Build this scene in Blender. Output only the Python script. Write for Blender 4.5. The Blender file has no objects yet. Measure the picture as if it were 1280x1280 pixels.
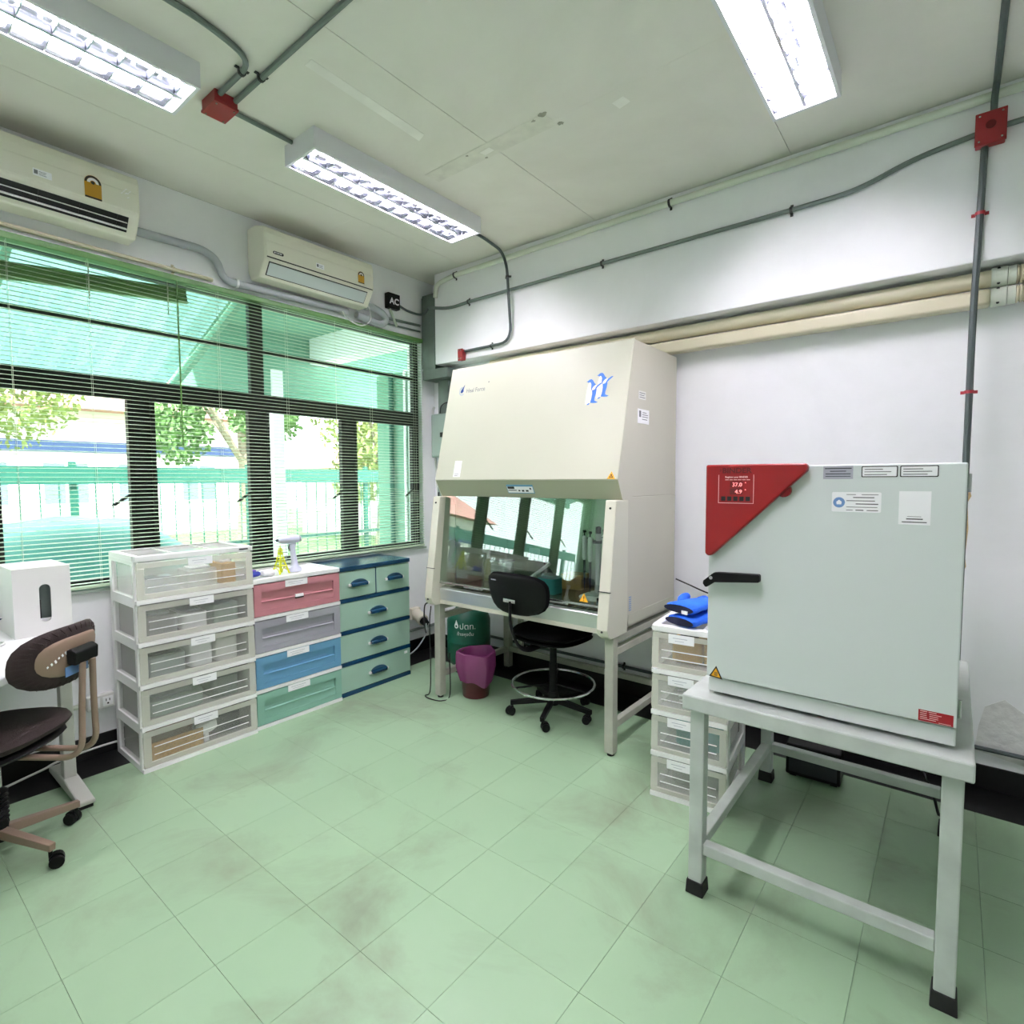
import bpy, bmesh, math, random
from mathutils import Vector, Matrix

random.seed(7)
S = bpy.context.scene
COL = S.collection
R = math.radians

# ------------------------------------------------------------------ camera
FPX, YAW, PITCH, ROLL = 691.98, R(38.6015), R(3.37347), R(0.24212)
CAM_H = 1.5
fwd = Vector((-math.sin(YAW) * math.cos(PITCH), math.cos(YAW) * math.cos(PITCH), -math.sin(PITCH)))
rgt = fwd.cross(Vector((0, 0, 1))).normalized()
dwn = fwd.cross(rgt)
r2 = math.cos(ROLL) * rgt + math.sin(ROLL) * dwn
d2 = -math.sin(ROLL) * rgt + math.cos(ROLL) * dwn
cam = bpy.data.cameras.new('camera')
cam.sensor_width = 36.0
cam.lens = FPX / 1280.0 * 36.0
cam.clip_start = 0.02
cam_ob = bpy.data.objects.new('camera', cam)
COL.objects.link(cam_ob)
mw = Matrix((( r2.x, -d2.x, -fwd.x, 0), (r2.y, -d2.y, -fwd.y, 0), (r2.z, -d2.z, -fwd.z, CAM_H), (0, 0, 0, 1)))
cam_ob.matrix_world = mw
S.camera = cam_ob

# ------------------------------------------------------------------ world, exposure
SKY_STRENGTH = 3.6
TUBE_STRENGTH = 56.0
SUN_STRENGTH = 8.0
w = bpy.data.worlds.new('overcast_sky')
S.world = w
w.use_nodes = True
bg = w.node_tree.nodes['Background']
bg.inputs[0].default_value = (0.93, 0.985, 1.0, 1)
bg.inputs[1].default_value = SKY_STRENGTH
sun = bpy.data.lights.new('sun', 'SUN')
sun.energy = SUN_STRENGTH
sun.color = (1.0, .97, .92)
sun.angle = R(1.0)
sun_ob = bpy.data.objects.new('sun', sun)
COL.objects.link(sun_ob)
sun_ob.rotation_euler = Vector((-.62, .25, -1.0)).to_track_quat('-Z', 'Y').to_euler()   # high, from behind the building: lights the yard
S.view_settings.view_transform = 'Standard'
S.view_settings.look = 'None'
S.view_settings.gamma = 1.0
S.view_settings.exposure = 1.42
S.view_settings.use_curve_mapping = False
S.cycles.use_denoising = True
S.cycles.max_bounces = 8
S.cycles.diffuse_bounces = 5
S.cycles.glossy_bounces = 4
S.cycles.transmission_bounces = 6
S.cycles.transparent_max_bounces = 24
S.cycles.sample_clamp_indirect = 6.0

# ------------------------------------------------------------------ materials
def lin(h):
    if isinstance(h, (tuple, list)):
        return tuple(h) + (1,) if len(h) == 3 else tuple(h)
    h = h.lstrip('#')
    o = []
    for i in (0, 2, 4):
        c = int(h[i:i + 2], 16) / 255
        o.append(c / 12.92 if c <= .04045 else ((c + .055) / 1.055) ** 2.4)
    return (*o, 1)

MATS = {}
def mat(name, col, rough=.5, metal=0.0, spec=.5, var=0.0, vscale=6.0, bump=0.0, bscale=60.0, alpha=1.0,
        emit=None, estr=0.0, coat=0.0, trans=0.0):
    m = bpy.data.materials.new(name)
    m.use_nodes = True
    nt = m.node_tree
    b = nt.nodes['Principled BSDF']
    c = lin(col)
    b.inputs['Base Color'].default_value = c
    b.inputs['Roughness'].default_value = rough
    b.inputs['Metallic'].default_value = metal
    b.inputs['Specular IOR Level'].default_value = spec
    b.inputs['Alpha'].default_value = alpha
    b.inputs['Coat Weight'].default_value = coat
    b.inputs['Transmission Weight'].default_value = trans
    if emit:
        b.inputs['Emission Color'].default_value = lin(emit)
        b.inputs['Emission Strength'].default_value = estr
    if var or bump:
        tc = nt.nodes.new('ShaderNodeTexCoord')
        n = nt.nodes.new('ShaderNodeTexNoise')
        n.inputs['Scale'].default_value = vscale
        n.inputs['Detail'].default_value = 6
        nt.links.new(tc.outputs['Object'], n.inputs['Vector'])
        if var:
            rmp = nt.nodes.new('ShaderNodeValToRGB')
            rmp.color_ramp.elements[0].position = .3
            rmp.color_ramp.elements[1].position = .7
            rmp.color_ramp.elements[0].color = tuple(x * (1 - var) for x in c[:3]) + (1,)
            rmp.color_ramp.elements[1].color = tuple(min(1, x * (1 + var * .5)) for x in c[:3]) + (1,)
            nt.links.new(n.outputs['Fac'], rmp.inputs['Fac'])
            nt.links.new(rmp.outputs['Color'], b.inputs['Base Color'])
        if bump:
            n2 = nt.nodes.new('ShaderNodeTexNoise')
            n2.inputs['Scale'].default_value = bscale
            n2.inputs['Detail'].default_value = 4
            nt.links.new(tc.outputs['Object'], n2.inputs['Vector'])
            bp = nt.nodes.new('ShaderNodeBump')
            bp.inputs['Strength'].default_value = bump
            bp.inputs['Distance'].default_value = .01
            nt.links.new(n2.outputs['Fac'], bp.inputs['Height'])
            nt.links.new(bp.outputs['Normal'], b.inputs['Normal'])
    MATS[name] = m
    return m

def glass(name, tint=(1, 1, 1), ior=1.5, rough=0.0, gain=1.0):
    m = bpy.data.materials.new(name)
    m.use_nodes = True
    nt = m.node_tree
    nt.nodes.clear()
    out = nt.nodes.new('ShaderNodeOutputMaterial')
    mx = nt.nodes.new('ShaderNodeMixShader')
    tr = nt.nodes.new('ShaderNodeBsdfTransparent')
    tr.inputs[0].default_value = (*tint, 1)
    gl = nt.nodes.new('ShaderNodeBsdfGlossy')
    gl.inputs['Roughness'].default_value = rough
    fr = nt.nodes.new('ShaderNodeFresnel')
    gm = nt.nodes.new('ShaderNodeNewGeometry')
    im = nt.nodes.new('ShaderNodeMapRange')          # same reflectance on both faces of a thin pane
    im.inputs['To Min'].default_value = ior
    im.inputs['To Max'].default_value = 1 / ior
    nt.links.new(gm.outputs['Backfacing'], im.inputs['Value'])
    nt.links.new(im.outputs[0], fr.inputs['IOR'])
    mt = nt.nodes.new('ShaderNodeMath')
    mt.operation = 'MULTIPLY'
    mt.inputs[1].default_value = gain
    nt.links.new(fr.outputs[0], mt.inputs[0])
    nt.links.new(mt.outputs[0], mx.inputs[0])
    nt.links.new(tr.outputs[0], mx.inputs[1])
    nt.links.new(gl.outputs[0], mx.inputs[2])
    nt.links.new(mx.outputs[0], out.inputs[0])
    MATS[name] = m
    return m

def translucent(name, col, fac=.5, thru=(1, 1, 1), gloss=.06):
    """thin cloudy plastic: part clear, part diffuse, part translucent"""
    m = bpy.data.materials.new(name)
    m.use_nodes = True
    nt = m.node_tree
    nt.nodes.clear()
    out = nt.nodes.new('ShaderNodeOutputMaterial')
    df = nt.nodes.new('ShaderNodeBsdfDiffuse'); df.inputs[0].default_value = lin(col)
    tl = nt.nodes.new('ShaderNodeBsdfTranslucent'); tl.inputs[0].default_value = lin(col)
    tr = nt.nodes.new('ShaderNodeBsdfTransparent'); tr.inputs[0].default_value = (*thru, 1)
    gl = nt.nodes.new('ShaderNodeBsdfGlossy'); gl.inputs['Roughness'].default_value = .12
    a = nt.nodes.new('ShaderNodeMixShader'); a.inputs[0].default_value = .45
    b = nt.nodes.new('ShaderNodeMixShader'); b.inputs[0].default_value = fac
    c = nt.nodes.new('ShaderNodeMixShader'); c.inputs[0].default_value = gloss
    nt.links.new(df.outputs[0], a.inputs[1]); nt.links.new(tl.outputs[0], a.inputs[2])
    nt.links.new(tr.outputs[0], b.inputs[1]); nt.links.new(a.outputs[0], b.inputs[2])
    nt.links.new(b.outputs[0], c.inputs[1]); nt.links.new(gl.outputs[0], c.inputs[2])
    nt.links.new(c.outputs[0], out.inputs[0])
    MATS[name] = m
    return m

def stained(name, base, dark, lightc=None, scale=1.2, lo=.52, hi=.72, rough=.4, amount=.7, tilevar=0.0, bump=.05, rvar=.15, scale2=5.0):
    """a painted or vinyl surface with soft irregular stains laid out in world position"""
    m = bpy.data.materials.new(name)
    m.use_nodes = True
    nt = m.node_tree
    b = nt.nodes['Principled BSDF']
    geo = nt.nodes.new('ShaderNodeNewGeometry')
    n1 = nt.nodes.new('ShaderNodeTexNoise'); n1.inputs['Scale'].default_value = scale; n1.inputs['Detail'].default_value = 8; n1.inputs['Roughness'].default_value = .62; n1.inputs['Distortion'].default_value = .5
    n2 = nt.nodes.new('ShaderNodeTexNoise'); n2.inputs['Scale'].default_value = scale2; n2.inputs['Detail'].default_value = 6
    nt.links.new(geo.outputs['Position'], n1.inputs['Vector'])
    nt.links.new(geo.outputs['Position'], n2.inputs['Vector'])
    mr = nt.nodes.new('ShaderNodeMapRange')
    mr.inputs['From Min'].default_value = lo; mr.inputs['From Max'].default_value = hi
    mr.inputs['To Min'].default_value = 0; mr.inputs['To Max'].default_value = amount
    nt.links.new(n1.outputs['Fac'], mr.inputs['Value'])
    c1 = nt.nodes.new('ShaderNodeMix'); c1.data_type = 'RGBA'
    c1.inputs[6].default_value = lin(base); c1.inputs[7].default_value = lin(lightc or base)
    nt.links.new(n2.outputs['Fac'], c1.inputs[0])
    c2 = nt.nodes.new('ShaderNodeMix'); c2.data_type = 'RGBA'
    c2.inputs[7].default_value = lin(dark)
    nt.links.new(mr.outputs[0], c2.inputs[0])
    nt.links.new(c1.outputs[2], c2.inputs[6])
    last = c2.outputs[2]
    if tilevar:
        oi = nt.nodes.new('ShaderNodeObjectInfo')
        mv = nt.nodes.new('ShaderNodeMapRange')
        mv.inputs['To Min'].default_value = 1 - tilevar; mv.inputs['To Max'].default_value = 1 + tilevar
        nt.links.new(oi.outputs['Random'], mv.inputs['Value'])
        hs = nt.nodes.new('ShaderNodeHueSaturation')
        nt.links.new(mv.outputs[0], hs.inputs['Value'])
        nt.links.new(last, hs.inputs['Color'])
        last = hs.outputs[0]
    nt.links.new(last, b.inputs['Base Color'])
    rr = nt.nodes.new('ShaderNodeMapRange')
    rr.inputs['To Min'].default_value = rough - rvar; rr.inputs['To Max'].default_value = rough + rvar
    nt.links.new(n2.outputs['Fac'], rr.inputs['Value'])
    nt.links.new(rr.outputs[0], b.inputs['Roughness'])
    if bump:
        bp = nt.nodes.new('ShaderNodeBump'); bp.inputs['Strength'].default_value = bump; bp.inputs['Distance'].default_value = .02
        nt.links.new(n2.outputs['Fac'], bp.inputs['Height'])
        nt.links.new(bp.outputs['Normal'], b.inputs['Normal'])
    MATS[name] = m
    return m

stained('wall_paint', '#F0F1F3', '#DADDDB', '#F6F7F9', scale=.9, lo=.5, hi=.8, rough=.7, amount=.5, bump=.12, rvar=.05, scale2=7)
stained('ceiling_paint', '#E4E2D9', '#D0CFC3', '#E9E8DF', scale=.8, lo=.48, hi=.75, rough=.8, amount=.6, bump=.03, rvar=.05)
stained('floor_vinyl', '#87A584', '#76806A', '#93AF8E', scale=1.5, lo=.50, hi=.70, rough=.36, amount=.75, tilevar=.02, bump=.02, rvar=.1, scale2=3.2)
mat('seam_dark', '#5F7D65', .8)
mat('black_gloss', '#0B0B0B', .35, var=.3)
mat('peel', '#C9B084', .9, var=.25, vscale=40, bump=.3)
mat('plaster_rough', '#E4E4E2', .9, var=.10, vscale=18, bump=.8, bscale=22)
mat('frame_black', '#11150F', .5)
mat('sill_grey', '#B9C4BC', .6, var=.15)
glass('window_glass', (.93, .99, .97), 1.45)
glass('sash_glass', (.84, .92, .87), 2.0)
mat('slat_green', '#B8CDB0', .4)
mat('rail_green', '#5E8A4A', .4)
mat('stack_green', '#54803C', .4, var=.3)
mat('cord_green', '#D6DCCB', .7)
mat('white_plastic', '#F2F3F3', .35)
mat('white_dull', '#DCDDD8', .5)
mat('ac_cream', '#E4E3D2', .35, var=.04, vscale=3)
mat('ac_flap', '#C4CECB', .3)
mat('dark_slot', '#0A0A0A', .6)
mat('sticker_gold', '#B98A1E', .4)
mat('sticker_black', '#141414', .5)
mat('label_white', '#F4F5F6', .5)
mat('label_grey', '#A7A9B3', .4)
mat('print_grey', '#77787C', .7)
mat('print_dark', '#33363A', .7)
mat('print_blue', '#2F62B5', .5)
mat('logo_blue', '#1E6BC8', .4)
mat('logo_navy', '#183C7A', .4)
mat('seal_blue', '#6C92C4', .5)
mat('conduit_grey', '#6F7B75', .45, metal=.2)
mat('conduit_dark', '#4C5655', .45, metal=.2)
mat('pipe_white', '#D3DACB', .45, var=.12, vscale=4)
mat('pipe_cream', '#CFC9AE', .4)
mat('hose_grey', '#A9AFB1', .55)
mat('box_red', '#8E1F22', .45)
mat('clip_black', '#1B1B1C', .5)
mat('clip_red', '#A32630', .5)
mat('trunk_grey', '#5E6B62', .6, var=.25, vscale=9)
mat('panel_grey', '#8B9C93', .45)
mat('fixture_white', '#E4E5EA', .35)
mat('louver_metal', '#C0C3CC', .14, metal=1.0)
mat('reflector', '#B9BCC4', .12, metal=1.0)
mat('tube_glow', '#FFFFFF', .4, emit='#FFF4FF', estr=TUBE_STRENGTH)
mat('tube_cap', '#9A9A9A', .4, metal=.6)
mat('bsc_cream', '#BFC0AE', .4, var=.03, vscale=2)  # same paint as the sides, colour darkened to offset strong light on the front
mat('bsc_side', '#C4C2B3', .45, var=.03, vscale=2)
mat('bsc_band', '#A4A78F', .4)
mat('bsc_post', '#CDCCBB', .35)
mat('steel', '#B9BDB9', .25, metal=.95, bump=.02, bscale=200)
mat('steel_bright', '#DADCDC', .3, metal=.8)
mat('steel_green', '#9FB49B', .32, metal=.7)
mat('worktop', '#7D7564', .25, metal=.6)
mat('grille_dark', '#2A2B28', .4, metal=.4)
mat('stand_paint', '#A8AA9C', .45, var=.12, vscale=12)
mat('rubber', '#151515', .7)
mat('oven_paint', '#D3DBD8', .38, bump=.02, bscale=300)
mat('oven_base', '#DDE2E0', .4)
mat('oven_red', '#8C0A0E', .35)
mat('oven_red_dark', '#5E0709', .4)
mat('digit_glow', '#FF8A8A', .5, emit='#FF7A7A', estr=.9)
mat('print_pink', '#F2C6C6', .5)
mat('red_label', '#98101C', .45)
mat('warn_yellow', '#E8A81C', .45)
mat('bench_paint', '#BFC6C0', .5, var=.14, vscale=10, bump=.05)
mat('black_plastic', '#050506', .5, spec=.25)
mat('black_fabric', '#040406', .95, spec=.15, bump=.2, bscale=300)
mat('chrome', '#D8D8D8', .15, metal=1)
mat('brown_fabric', '#2A1E1C', .85, bump=.2, bscale=200)
mat('brown_shell', '#8A7462', .5)
mat('taupe_metal', '#8D7868', .4, metal=.15)
mat('desk_white', '#E6E8E8', .35)
mat('desk_leg', '#B9BBB2', .45)
mat('olive', '#8E8C62', .5)
translucent('clear_plastic', '#F6F6F0', .15, gloss=.04)
translucent('cloudy_plastic', '#F4F4EA', .50)
translucent('white_cloudy', '#F8F8F6', .30, gloss=.03)
translucent('poly_clear', '#F4F6F8', .25)
translucent('awning_sheet', '#5E7F7A', .97, thru=(.6, .9, .85), gloss=.02)
mat('frame_white', '#EDEEEC', .4)
mat('drawer_pink', '#B97C83', .45)
mat('drawer_lilac', '#9D9DA5', .45)
mat('drawer_blue', '#6297B8', .45)
mat('drawer_mint', '#84B29F', .45)
mat('chest_mint', '#9DBDAB', .42, var=.05, vscale=3)
mat('navy', '#133C5A', .25)
mat('handle_navy', '#21465A', .3)
mat('glove_blue', '#1464E0', .75, var=.25, vscale=18, bump=.25, bscale=60)
mat('glove_dark', '#0A0F2C', .9)
mat('gas_green', '#0E5A44', .4, var=.12, vscale=6)
mat('logo_white', '#E6ECE8', .5)
mat('bin_maroon', '#4A1218', .4)
translucent('bag_magenta', '#BE5FA4', .74, thru=(.95, .55, .85))
mat('tower_yellow', '#D9E021', .4)
mat('gun_white', '#CFD3E6', .3)
mat('purple', '#6C45B8', .6)
mat('indigo', '#2F3C9C', .6)
mat('tan_card', '#B58F56', .8, var=.1, vscale=30)
mat('cork', '#B98D45', .85, var=.35, vscale=90)
mat('wood_brown', '#7A5337', .6)
mat('teal_box', '#3F8E92', .4)
mat('amber_box', '#C79A4E', .45)
mat('pale_steel', '#9DA6A8', .3, metal=.5)
mat('dark_item', '#23282E', .6)
mat('navy_cloth', '#0D1530', .9)
mat('cable_white', '#D8DAD6', .5)
mat('cable_black', '#0F0F10', .5)
mat('socket_cream', '#D9D2C0', .45)
mat('pip_grey', '#B9BFBD', .35)
mat('pip_white', '#E8EAE8', .35)
# outside
mat('yard_concrete', '#B9B6AB', .9, var=.15, vscale=1)
mat('fence_teal', '#145446', .5)
mat('tarp_teal', '#3C7A72', .5, var=.1, vscale=2)
mat('leaf_light', '#7F8A4C', .6)
mat('leaf_mid', '#4F6E38', .6)
mat('bark', '#857A68', .9)
mat('house_white', '#E3DDD9', .8)
mat('house_blue', '#3A4F80', .6)
mat('house_glass', '#5C6670', .2)
mat('roof_pink', '#C98C86', .7)
mat('eave_green', '#6F9E88', .7)
mat('post_white', '#E8ECEA', .6)
mat('grass_green', '#4B6B38', .9, var=.3, vscale=4)

# ------------------------------------------------------------------ mesh helpers
def rot_z(a):
    return Matrix.Rotation(a, 4, 'Z')

class MB:
    def __init__(self):
        self.v, self.f = [], []
    def add(self, vs, fs):
        o = len(self.v)
        self.v += [tuple(p) for p in vs]
        self.f += [tuple(i + o for i in q) for q in fs]
        return self
    def box(self, x0, x1, y0, y1, z0, z1):
        vs = [(x0, y0, z0), (x1, y0, z0), (x1, y1, z0), (x0, y1, z0), (x0, y0, z1), (x1, y0, z1), (x1, y1, z1), (x0, y1, z1)]
        return self.add(vs, [(0, 3, 2, 1), (4, 5, 6, 7), (0, 1, 5, 4), (1, 2, 6, 5), (2, 3, 7, 6), (3, 0, 4, 7)])
    def obox(self, o, u, v, n, x0, x1, y0, y1, t0, t1):
        """box in a frame: origin o, axes u v n"""
        o, u, v, n = map(Vector, (o, u, v, n))
        P = lambda a, b, c: o + u * a + v * b + n * c
        vs = [P(x0, y0, t0), P(x1, y0, t0), P(x1, y1, t0), P(x0, y1, t0), P(x0, y0, t1), P(x1, y0, t1), P(x1, y1, t1), P(x0, y1, t1)]
        return self.add(vs, [(0, 3, 2, 1), (4, 5, 6, 7), (0, 1, 5, 4), (1, 2, 6, 5), (2, 3, 7, 6), (3, 0, 4, 7)])
    def oprism(self, o, u, v, n, poly, t0, t1):
        o, u, v, n = map(Vector, (o, u, v, n))
        k = len(poly)
        vs = [o + u * a + v * b + n * t0 for a, b in poly] + [o + u * a + v * b + n * t1 for a, b in poly]
        fs = [tuple(range(k - 1, -1, -1)), tuple(range(k, 2 * k))] + [(i, (i + 1) % k, k + (i + 1) % k, k + i) for i in range(k)]
        return self.add(vs, fs)
    def prism(self, poly, axis, a0, a1):
        if axis == 'x':
            return self.oprism((0, 0, 0), (0, 1, 0), (0, 0, 1), (1, 0, 0), poly, a0, a1)
        if axis == 'y':
            return self.oprism((0, 0, 0), (1, 0, 0), (0, 0, 1), (0, 1, 0), poly, a0, a1)
        return self.oprism((0, 0, 0), (1, 0, 0), (0, 1, 0), (0, 0, 1), poly, a0, a1)
    def cyl(self, p0, p1, r, n=12, rb=None, caps=True):
        p0, p1 = Vector(p0), Vector(p1)
        rb = r if rb is None else rb
        d = (p1 - p0).normalized()
        a = d.orthogonal().normalized(); b = d.cross(a)
        vs = []
        for p, rr in ((p0, r), (p1, rb)):
            for i in range(n):
                t = 2 * math.pi * i / n
                vs.append(p + (a * math.cos(t) + b * math.sin(t)) * rr)
        fs = [(i, (i + 1) % n, n + (i + 1) % n, n + i) for i in range(n)]
        if caps:
            fs += [tuple(range(n - 1, -1, -1)), tuple(range(n, 2 * n))]
        return self.add(vs, fs)
    def tube(self, pts, r, n=8, closed=False, caps=True, flat=1.0):
        pts = [Vector(p) for p in pts]
        k = len(pts)
        rr = r if isinstance(r, (list, tuple)) else [r] * k
        t0 = (pts[1] - pts[0]).normalized()
        a = t0.orthogonal().normalized()
        vs = []
        for i, p in enumerate(pts):
            if closed:
                t = (pts[(i + 1) % k] - pts[i - 1]).normalized()
            else:
                t = (pts[min(i + 1, k - 1)] - pts[max(i - 1, 0)]).normalized()
            a = (a - t * a.dot(t)).normalized()
            b = t.cross(a)
            for j in range(n):
                q = 2 * math.pi * j / n
                vs.append(p + (a * math.cos(q) + b * math.sin(q) * flat) * rr[i])
        fs = []
        for i in range(k if closed else k - 1):
            i2 = (i + 1) % k
            for j in range(n):
                j2 = (j + 1) % n
                fs.append((i * n + j, i * n + j2, i2 * n + j2, i2 * n + j))
        if caps and not closed:
            fs += [tuple(range(n - 1, -1, -1)), tuple(range((k - 1) * n, k * n))]
        return self.add(vs, fs)
    def lathe(self, prof, n=24, c=(0, 0, 0)):
        """prof: list of (radius, z)"""
        c = Vector(c)
        vs, fs = [], []
        for r, z in prof:
            for j in range(n):
                q = 2 * math.pi * j / n
                vs.append(c + Vector((r * math.cos(q), r * math.sin(q), z)))
        for i in range(len(prof) - 1):
            for j in range(n):
                j2 = (j + 1) % n
                fs.append((i * n + j, i * n + j2, (i + 1) * n + j2, (i + 1) * n + j))
        if prof[0][0] > 1e-4:
            fs.append(tuple(range(n - 1, -1, -1)))
        if prof[-1][0] > 1e-4:
            fs.append(tuple(range((len(prof) - 1) * n, len(prof) * n)))
        return self.add(vs, fs)
    def loft(self, rings, caps=True):
        n = len(rings[0])
        vs = [p for r in rings for p in r]
        fs = []
        for i in range(len(rings) - 1):
            for j in range(n):
                j2 = (j + 1) % n
                fs.append((i * n + j, i * n + j2, (i + 1) * n + j2, (i + 1) * n + j))
        if caps:
            fs += [tuple(range(n - 1, -1, -1)), tuple(range((len(rings) - 1) * n, len(rings) * n))]
        return self.add(vs, fs)
    def grid(self, fn, nu, nv):
        vs = [fn(i / nu, j / nv) for j in range(nv + 1) for i in range(nu + 1)]
        fs = [(j * (nu + 1) + i, j * (nu + 1) + i + 1, (j + 1) * (nu + 1) + i + 1, (j + 1) * (nu + 1) + i) for j in range(nv) for i in range(nu)]
        return self.add(vs, fs)
    def mesh(self, name, m, smooth=False, fix=True):
        me = bpy.data.meshes.new(name)
        me.from_pydata(self.v, [], self.f)
        if fix:
            bm = bmesh.new(); bm.from_mesh(me)
            bmesh.ops.remove_doubles(bm, verts=bm.verts, dist=1e-6)
            bmesh.ops.recalc_face_normals(bm, faces=bm.faces)
            bm.to_mesh(me); bm.free()
        if smooth:
            me.shade_smooth()
            me.set_sharp_from_angle(angle=R(38))
        me.materials.append(MATS[m])
        return me

def link(name, data, parent=None):
    o = bpy.data.objects.new(name, data)
    COL.objects.link(o)
    if parent:
        o.parent = parent
    return o

def obj(name, mb, m, parent=None, bev=0.0, seg=2, smooth=False, fix=True, solid=0.0, sub=0):
    o = link(name, mb.mesh(name, m, smooth, fix), parent)
    if sub:
        s = o.modifiers.new('sub', 'SUBSURF'); s.levels = sub; s.render_levels = sub
    if solid:
        s = o.modifiers.new('solid', 'SOLIDIFY'); s.thickness = solid; s.offset = 0
    if bev:
        b = o.modifiers.new('bev', 'BEVEL'); b.width = bev; b.segments = seg; b.limit_method = 'ANGLE'; b.angle_limit = R(35)
    return o

def tag(o, label, cat, group=None, kind=None):
    o['label'] = label
    o['category'] = cat
    if group:
        o['group'] = group
    if kind:
        o['kind'] = kind
    return o

def thing(name, label, cat, loc=(0, 0, 0), rz=0.0, group=None, kind=None):
    o = link(name, None)
    o.location = loc
    o.rotation_euler = (0, 0, rz)
    return tag(o, label, cat, group, kind)

def struct(name, mb, m, parent=None, **k):
    o = obj(name, mb, m, parent, **k)
    if not parent:
        o['kind'] = 'structure'
    return o

def copy_tree(o, parent=None):
    c = o.copy()
    COL.objects.link(c)
    c.parent = parent
    for ch in list(o.children):
        copy_tree(ch, c)
    return c

_fontcache = {}
def text(name, s, size, m, parent, o, u, v, align='LEFT', off=.0006, extrude=.0004, bold=0.0, squash=1.0):
    """flat lettering: baseline origin o, reading along u, up along v"""
    cu = bpy.data.curves.new('lettering_curve', 'FONT')
    cu.body = s; cu.size = size; cu.align_x = align; cu.extrude = extrude; cu.offset = bold; cu.resolution_u = 3
    tmp = bpy.data.objects.new('lettering_tmp', cu)
    COL.objects.link(tmp)
    dg = bpy.context.evaluated_depsgraph_get()
    dg.update()
    me = bpy.data.meshes.new_from_object(tmp.evaluated_get(dg))
    bpy.data.objects.remove(tmp)
    u, v = Vector(u).normalized(), Vector(v).normalized()
    n = u.cross(v)
    o = Vector(o) + n * off
    M4 = Matrix(((u.x * squash, v.x, n.x, o.x), (u.y * squash, v.y, n.y, o.y), (u.z * squash, v.z, n.z, o.z), (0, 0, 0, 1)))
    me.transform(M4)
    me.materials.clear(); me.materials.append(MATS[m])
    return link(name, me, parent)

def fillet(pts, r, n=6):
    """round the corners of a polyline"""
    pts = [Vector(p) for p in pts]
    out = [pts[0]]
    for i in range(1, len(pts) - 1):
        p0, p, p1 = pts[i - 1], pts[i], pts[i + 1]
        a, b = (p0 - p), (p1 - p)
        q = min(r, a.length * .48, b.length * .48)
        A, B = p + a.normalized() * q, p + b.normalized() * q
        for k in range(n + 1):
            t = k / n
            out.append(A * (1 - t) ** 2 + p * 2 * t * (1 - t) + B * t * t)
    out.append(pts[-1])
    return out

def smoothpath(pts, n=6):
    """Catmull-Rom through the points"""
    P = [Vector(p) for p in pts]
    P = [P[0] * 2 - P[1]] + P + [P[-1] * 2 - P[-2]]
    out = []
    for i in range(1, len(P) - 2):
        for k in range(n):
            t = k / n
            a, b, c, d = P[i - 1], P[i], P[i + 1], P[i + 2]
            out.append(.5 * ((2 * b) + (c - a) * t + (2 * a - 5 * b + 4 * c - d) * t * t + (3 * b - a - 3 * c + d) * t ** 3))
    out.append(P[-2])
    return out

def rrect(x0, x1, y0, y1, r, n=4):
    pts = []
    for cx, cy, a in ((x1 - r, y0 + r, -90), (x1 - r, y1 - r, 0), (x0 + r, y1 - r, 90), (x0 + r, y0 + r, 180)):
        for k in range(n + 1):
            t = R(a + 90 * k / n)
            pts.append((cx + r * math.cos(t), cy + r * math.sin(t)))
    return pts

X, Y, Z = (1, 0, 0), (0, 1, 0), (0, 0, 1)
NX, NY = (-1, 0, 0), (0, -1, 0)

def bars(o, u, v, rects, t=.0004, base=.0006):
    """thin printed marks in the plane o,u,v: rects (x0,x1,y0,y1)"""
    n = Vector(u).cross(Vector(v))
    mb = MB()
    for a, b, c, d in rects:
        mb.obox(o, u, v, n, a, b, c, d, base, base + t)
    return mb

# ------------------------------------------------------------------ room shell
WX, BY, CZ = -3.63, 3.45, 3.20            # window wall, back wall, ceiling
RX, FY = 1.9, -1.75                       # walls behind the camera
BEAM_Y, BEAM_Z = 3.28, 2.46
WT = .18                                  # wall thickness
WIN_Y0, WIN_Y1, WIN_Z0, WIN_Z1 = -.90, 3.30, .90, 2.70

fl = MB().box(WX - .02, RX + .1, FY - .1, BY + .1, -.10, -.004)
floor = struct('floor', fl, 'seam_dark')
PT = .3105
tile_me = None
edge_x, edge_y = -3.385, 3.17
tb = MB()
g = .0004
h = PT / 2 - g
tb.loft([[(-h, -h, -.004), (h, -h, -.004), (h, h, -.004), (-h, h, -.004)],
         [(-h, -h, -.0008), (h, -h, -.0008), (h, h, -.0008), (-h, h, -.0008)],
         [(-h + .0005, -h + .0005, 0), (h - .0005, -h + .0005, 0), (h - .0005, h - .0005, 0), (-h + .0005, h - .0005, 0)]])
tile_me = tb.mesh('tile', 'floor_vinyl')
# seams fall on x = -1.431 + k*PT, y = 1.628 + k*PT
kx0 = math.floor((edge_x + 1.431) / PT); kx1 = math.ceil((RX + 1.431) / PT)
ky0 = math.floor((FY - 1.628) / PT); ky1 = math.ceil((edge_y - 1.628) / PT)
for i in range(kx0, kx1):
    for j in range(ky0, ky1):
        x0, x1 = -1.431 + i * PT, -1.431 + (i + 1) * PT
        y0, y1 = 1.628 + j * PT, 1.628 + (j + 1) * PT
        cx0, cx1, cy0, cy1 = max(x0, edge_x), min(x1, RX), max(y0, FY), min(y1, edge_y)
        if cx1 - cx0 < .01 or cy1 - cy0 < .01:
            continue
        t = link('tile', tile_me, floor)
        t.location = ((cx0 + cx1) / 2, (cy0 + cy1) / 2, 0)
        t.scale = ((cx1 - cx0) / PT, (cy1 - cy0) / PT, 1)
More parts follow.
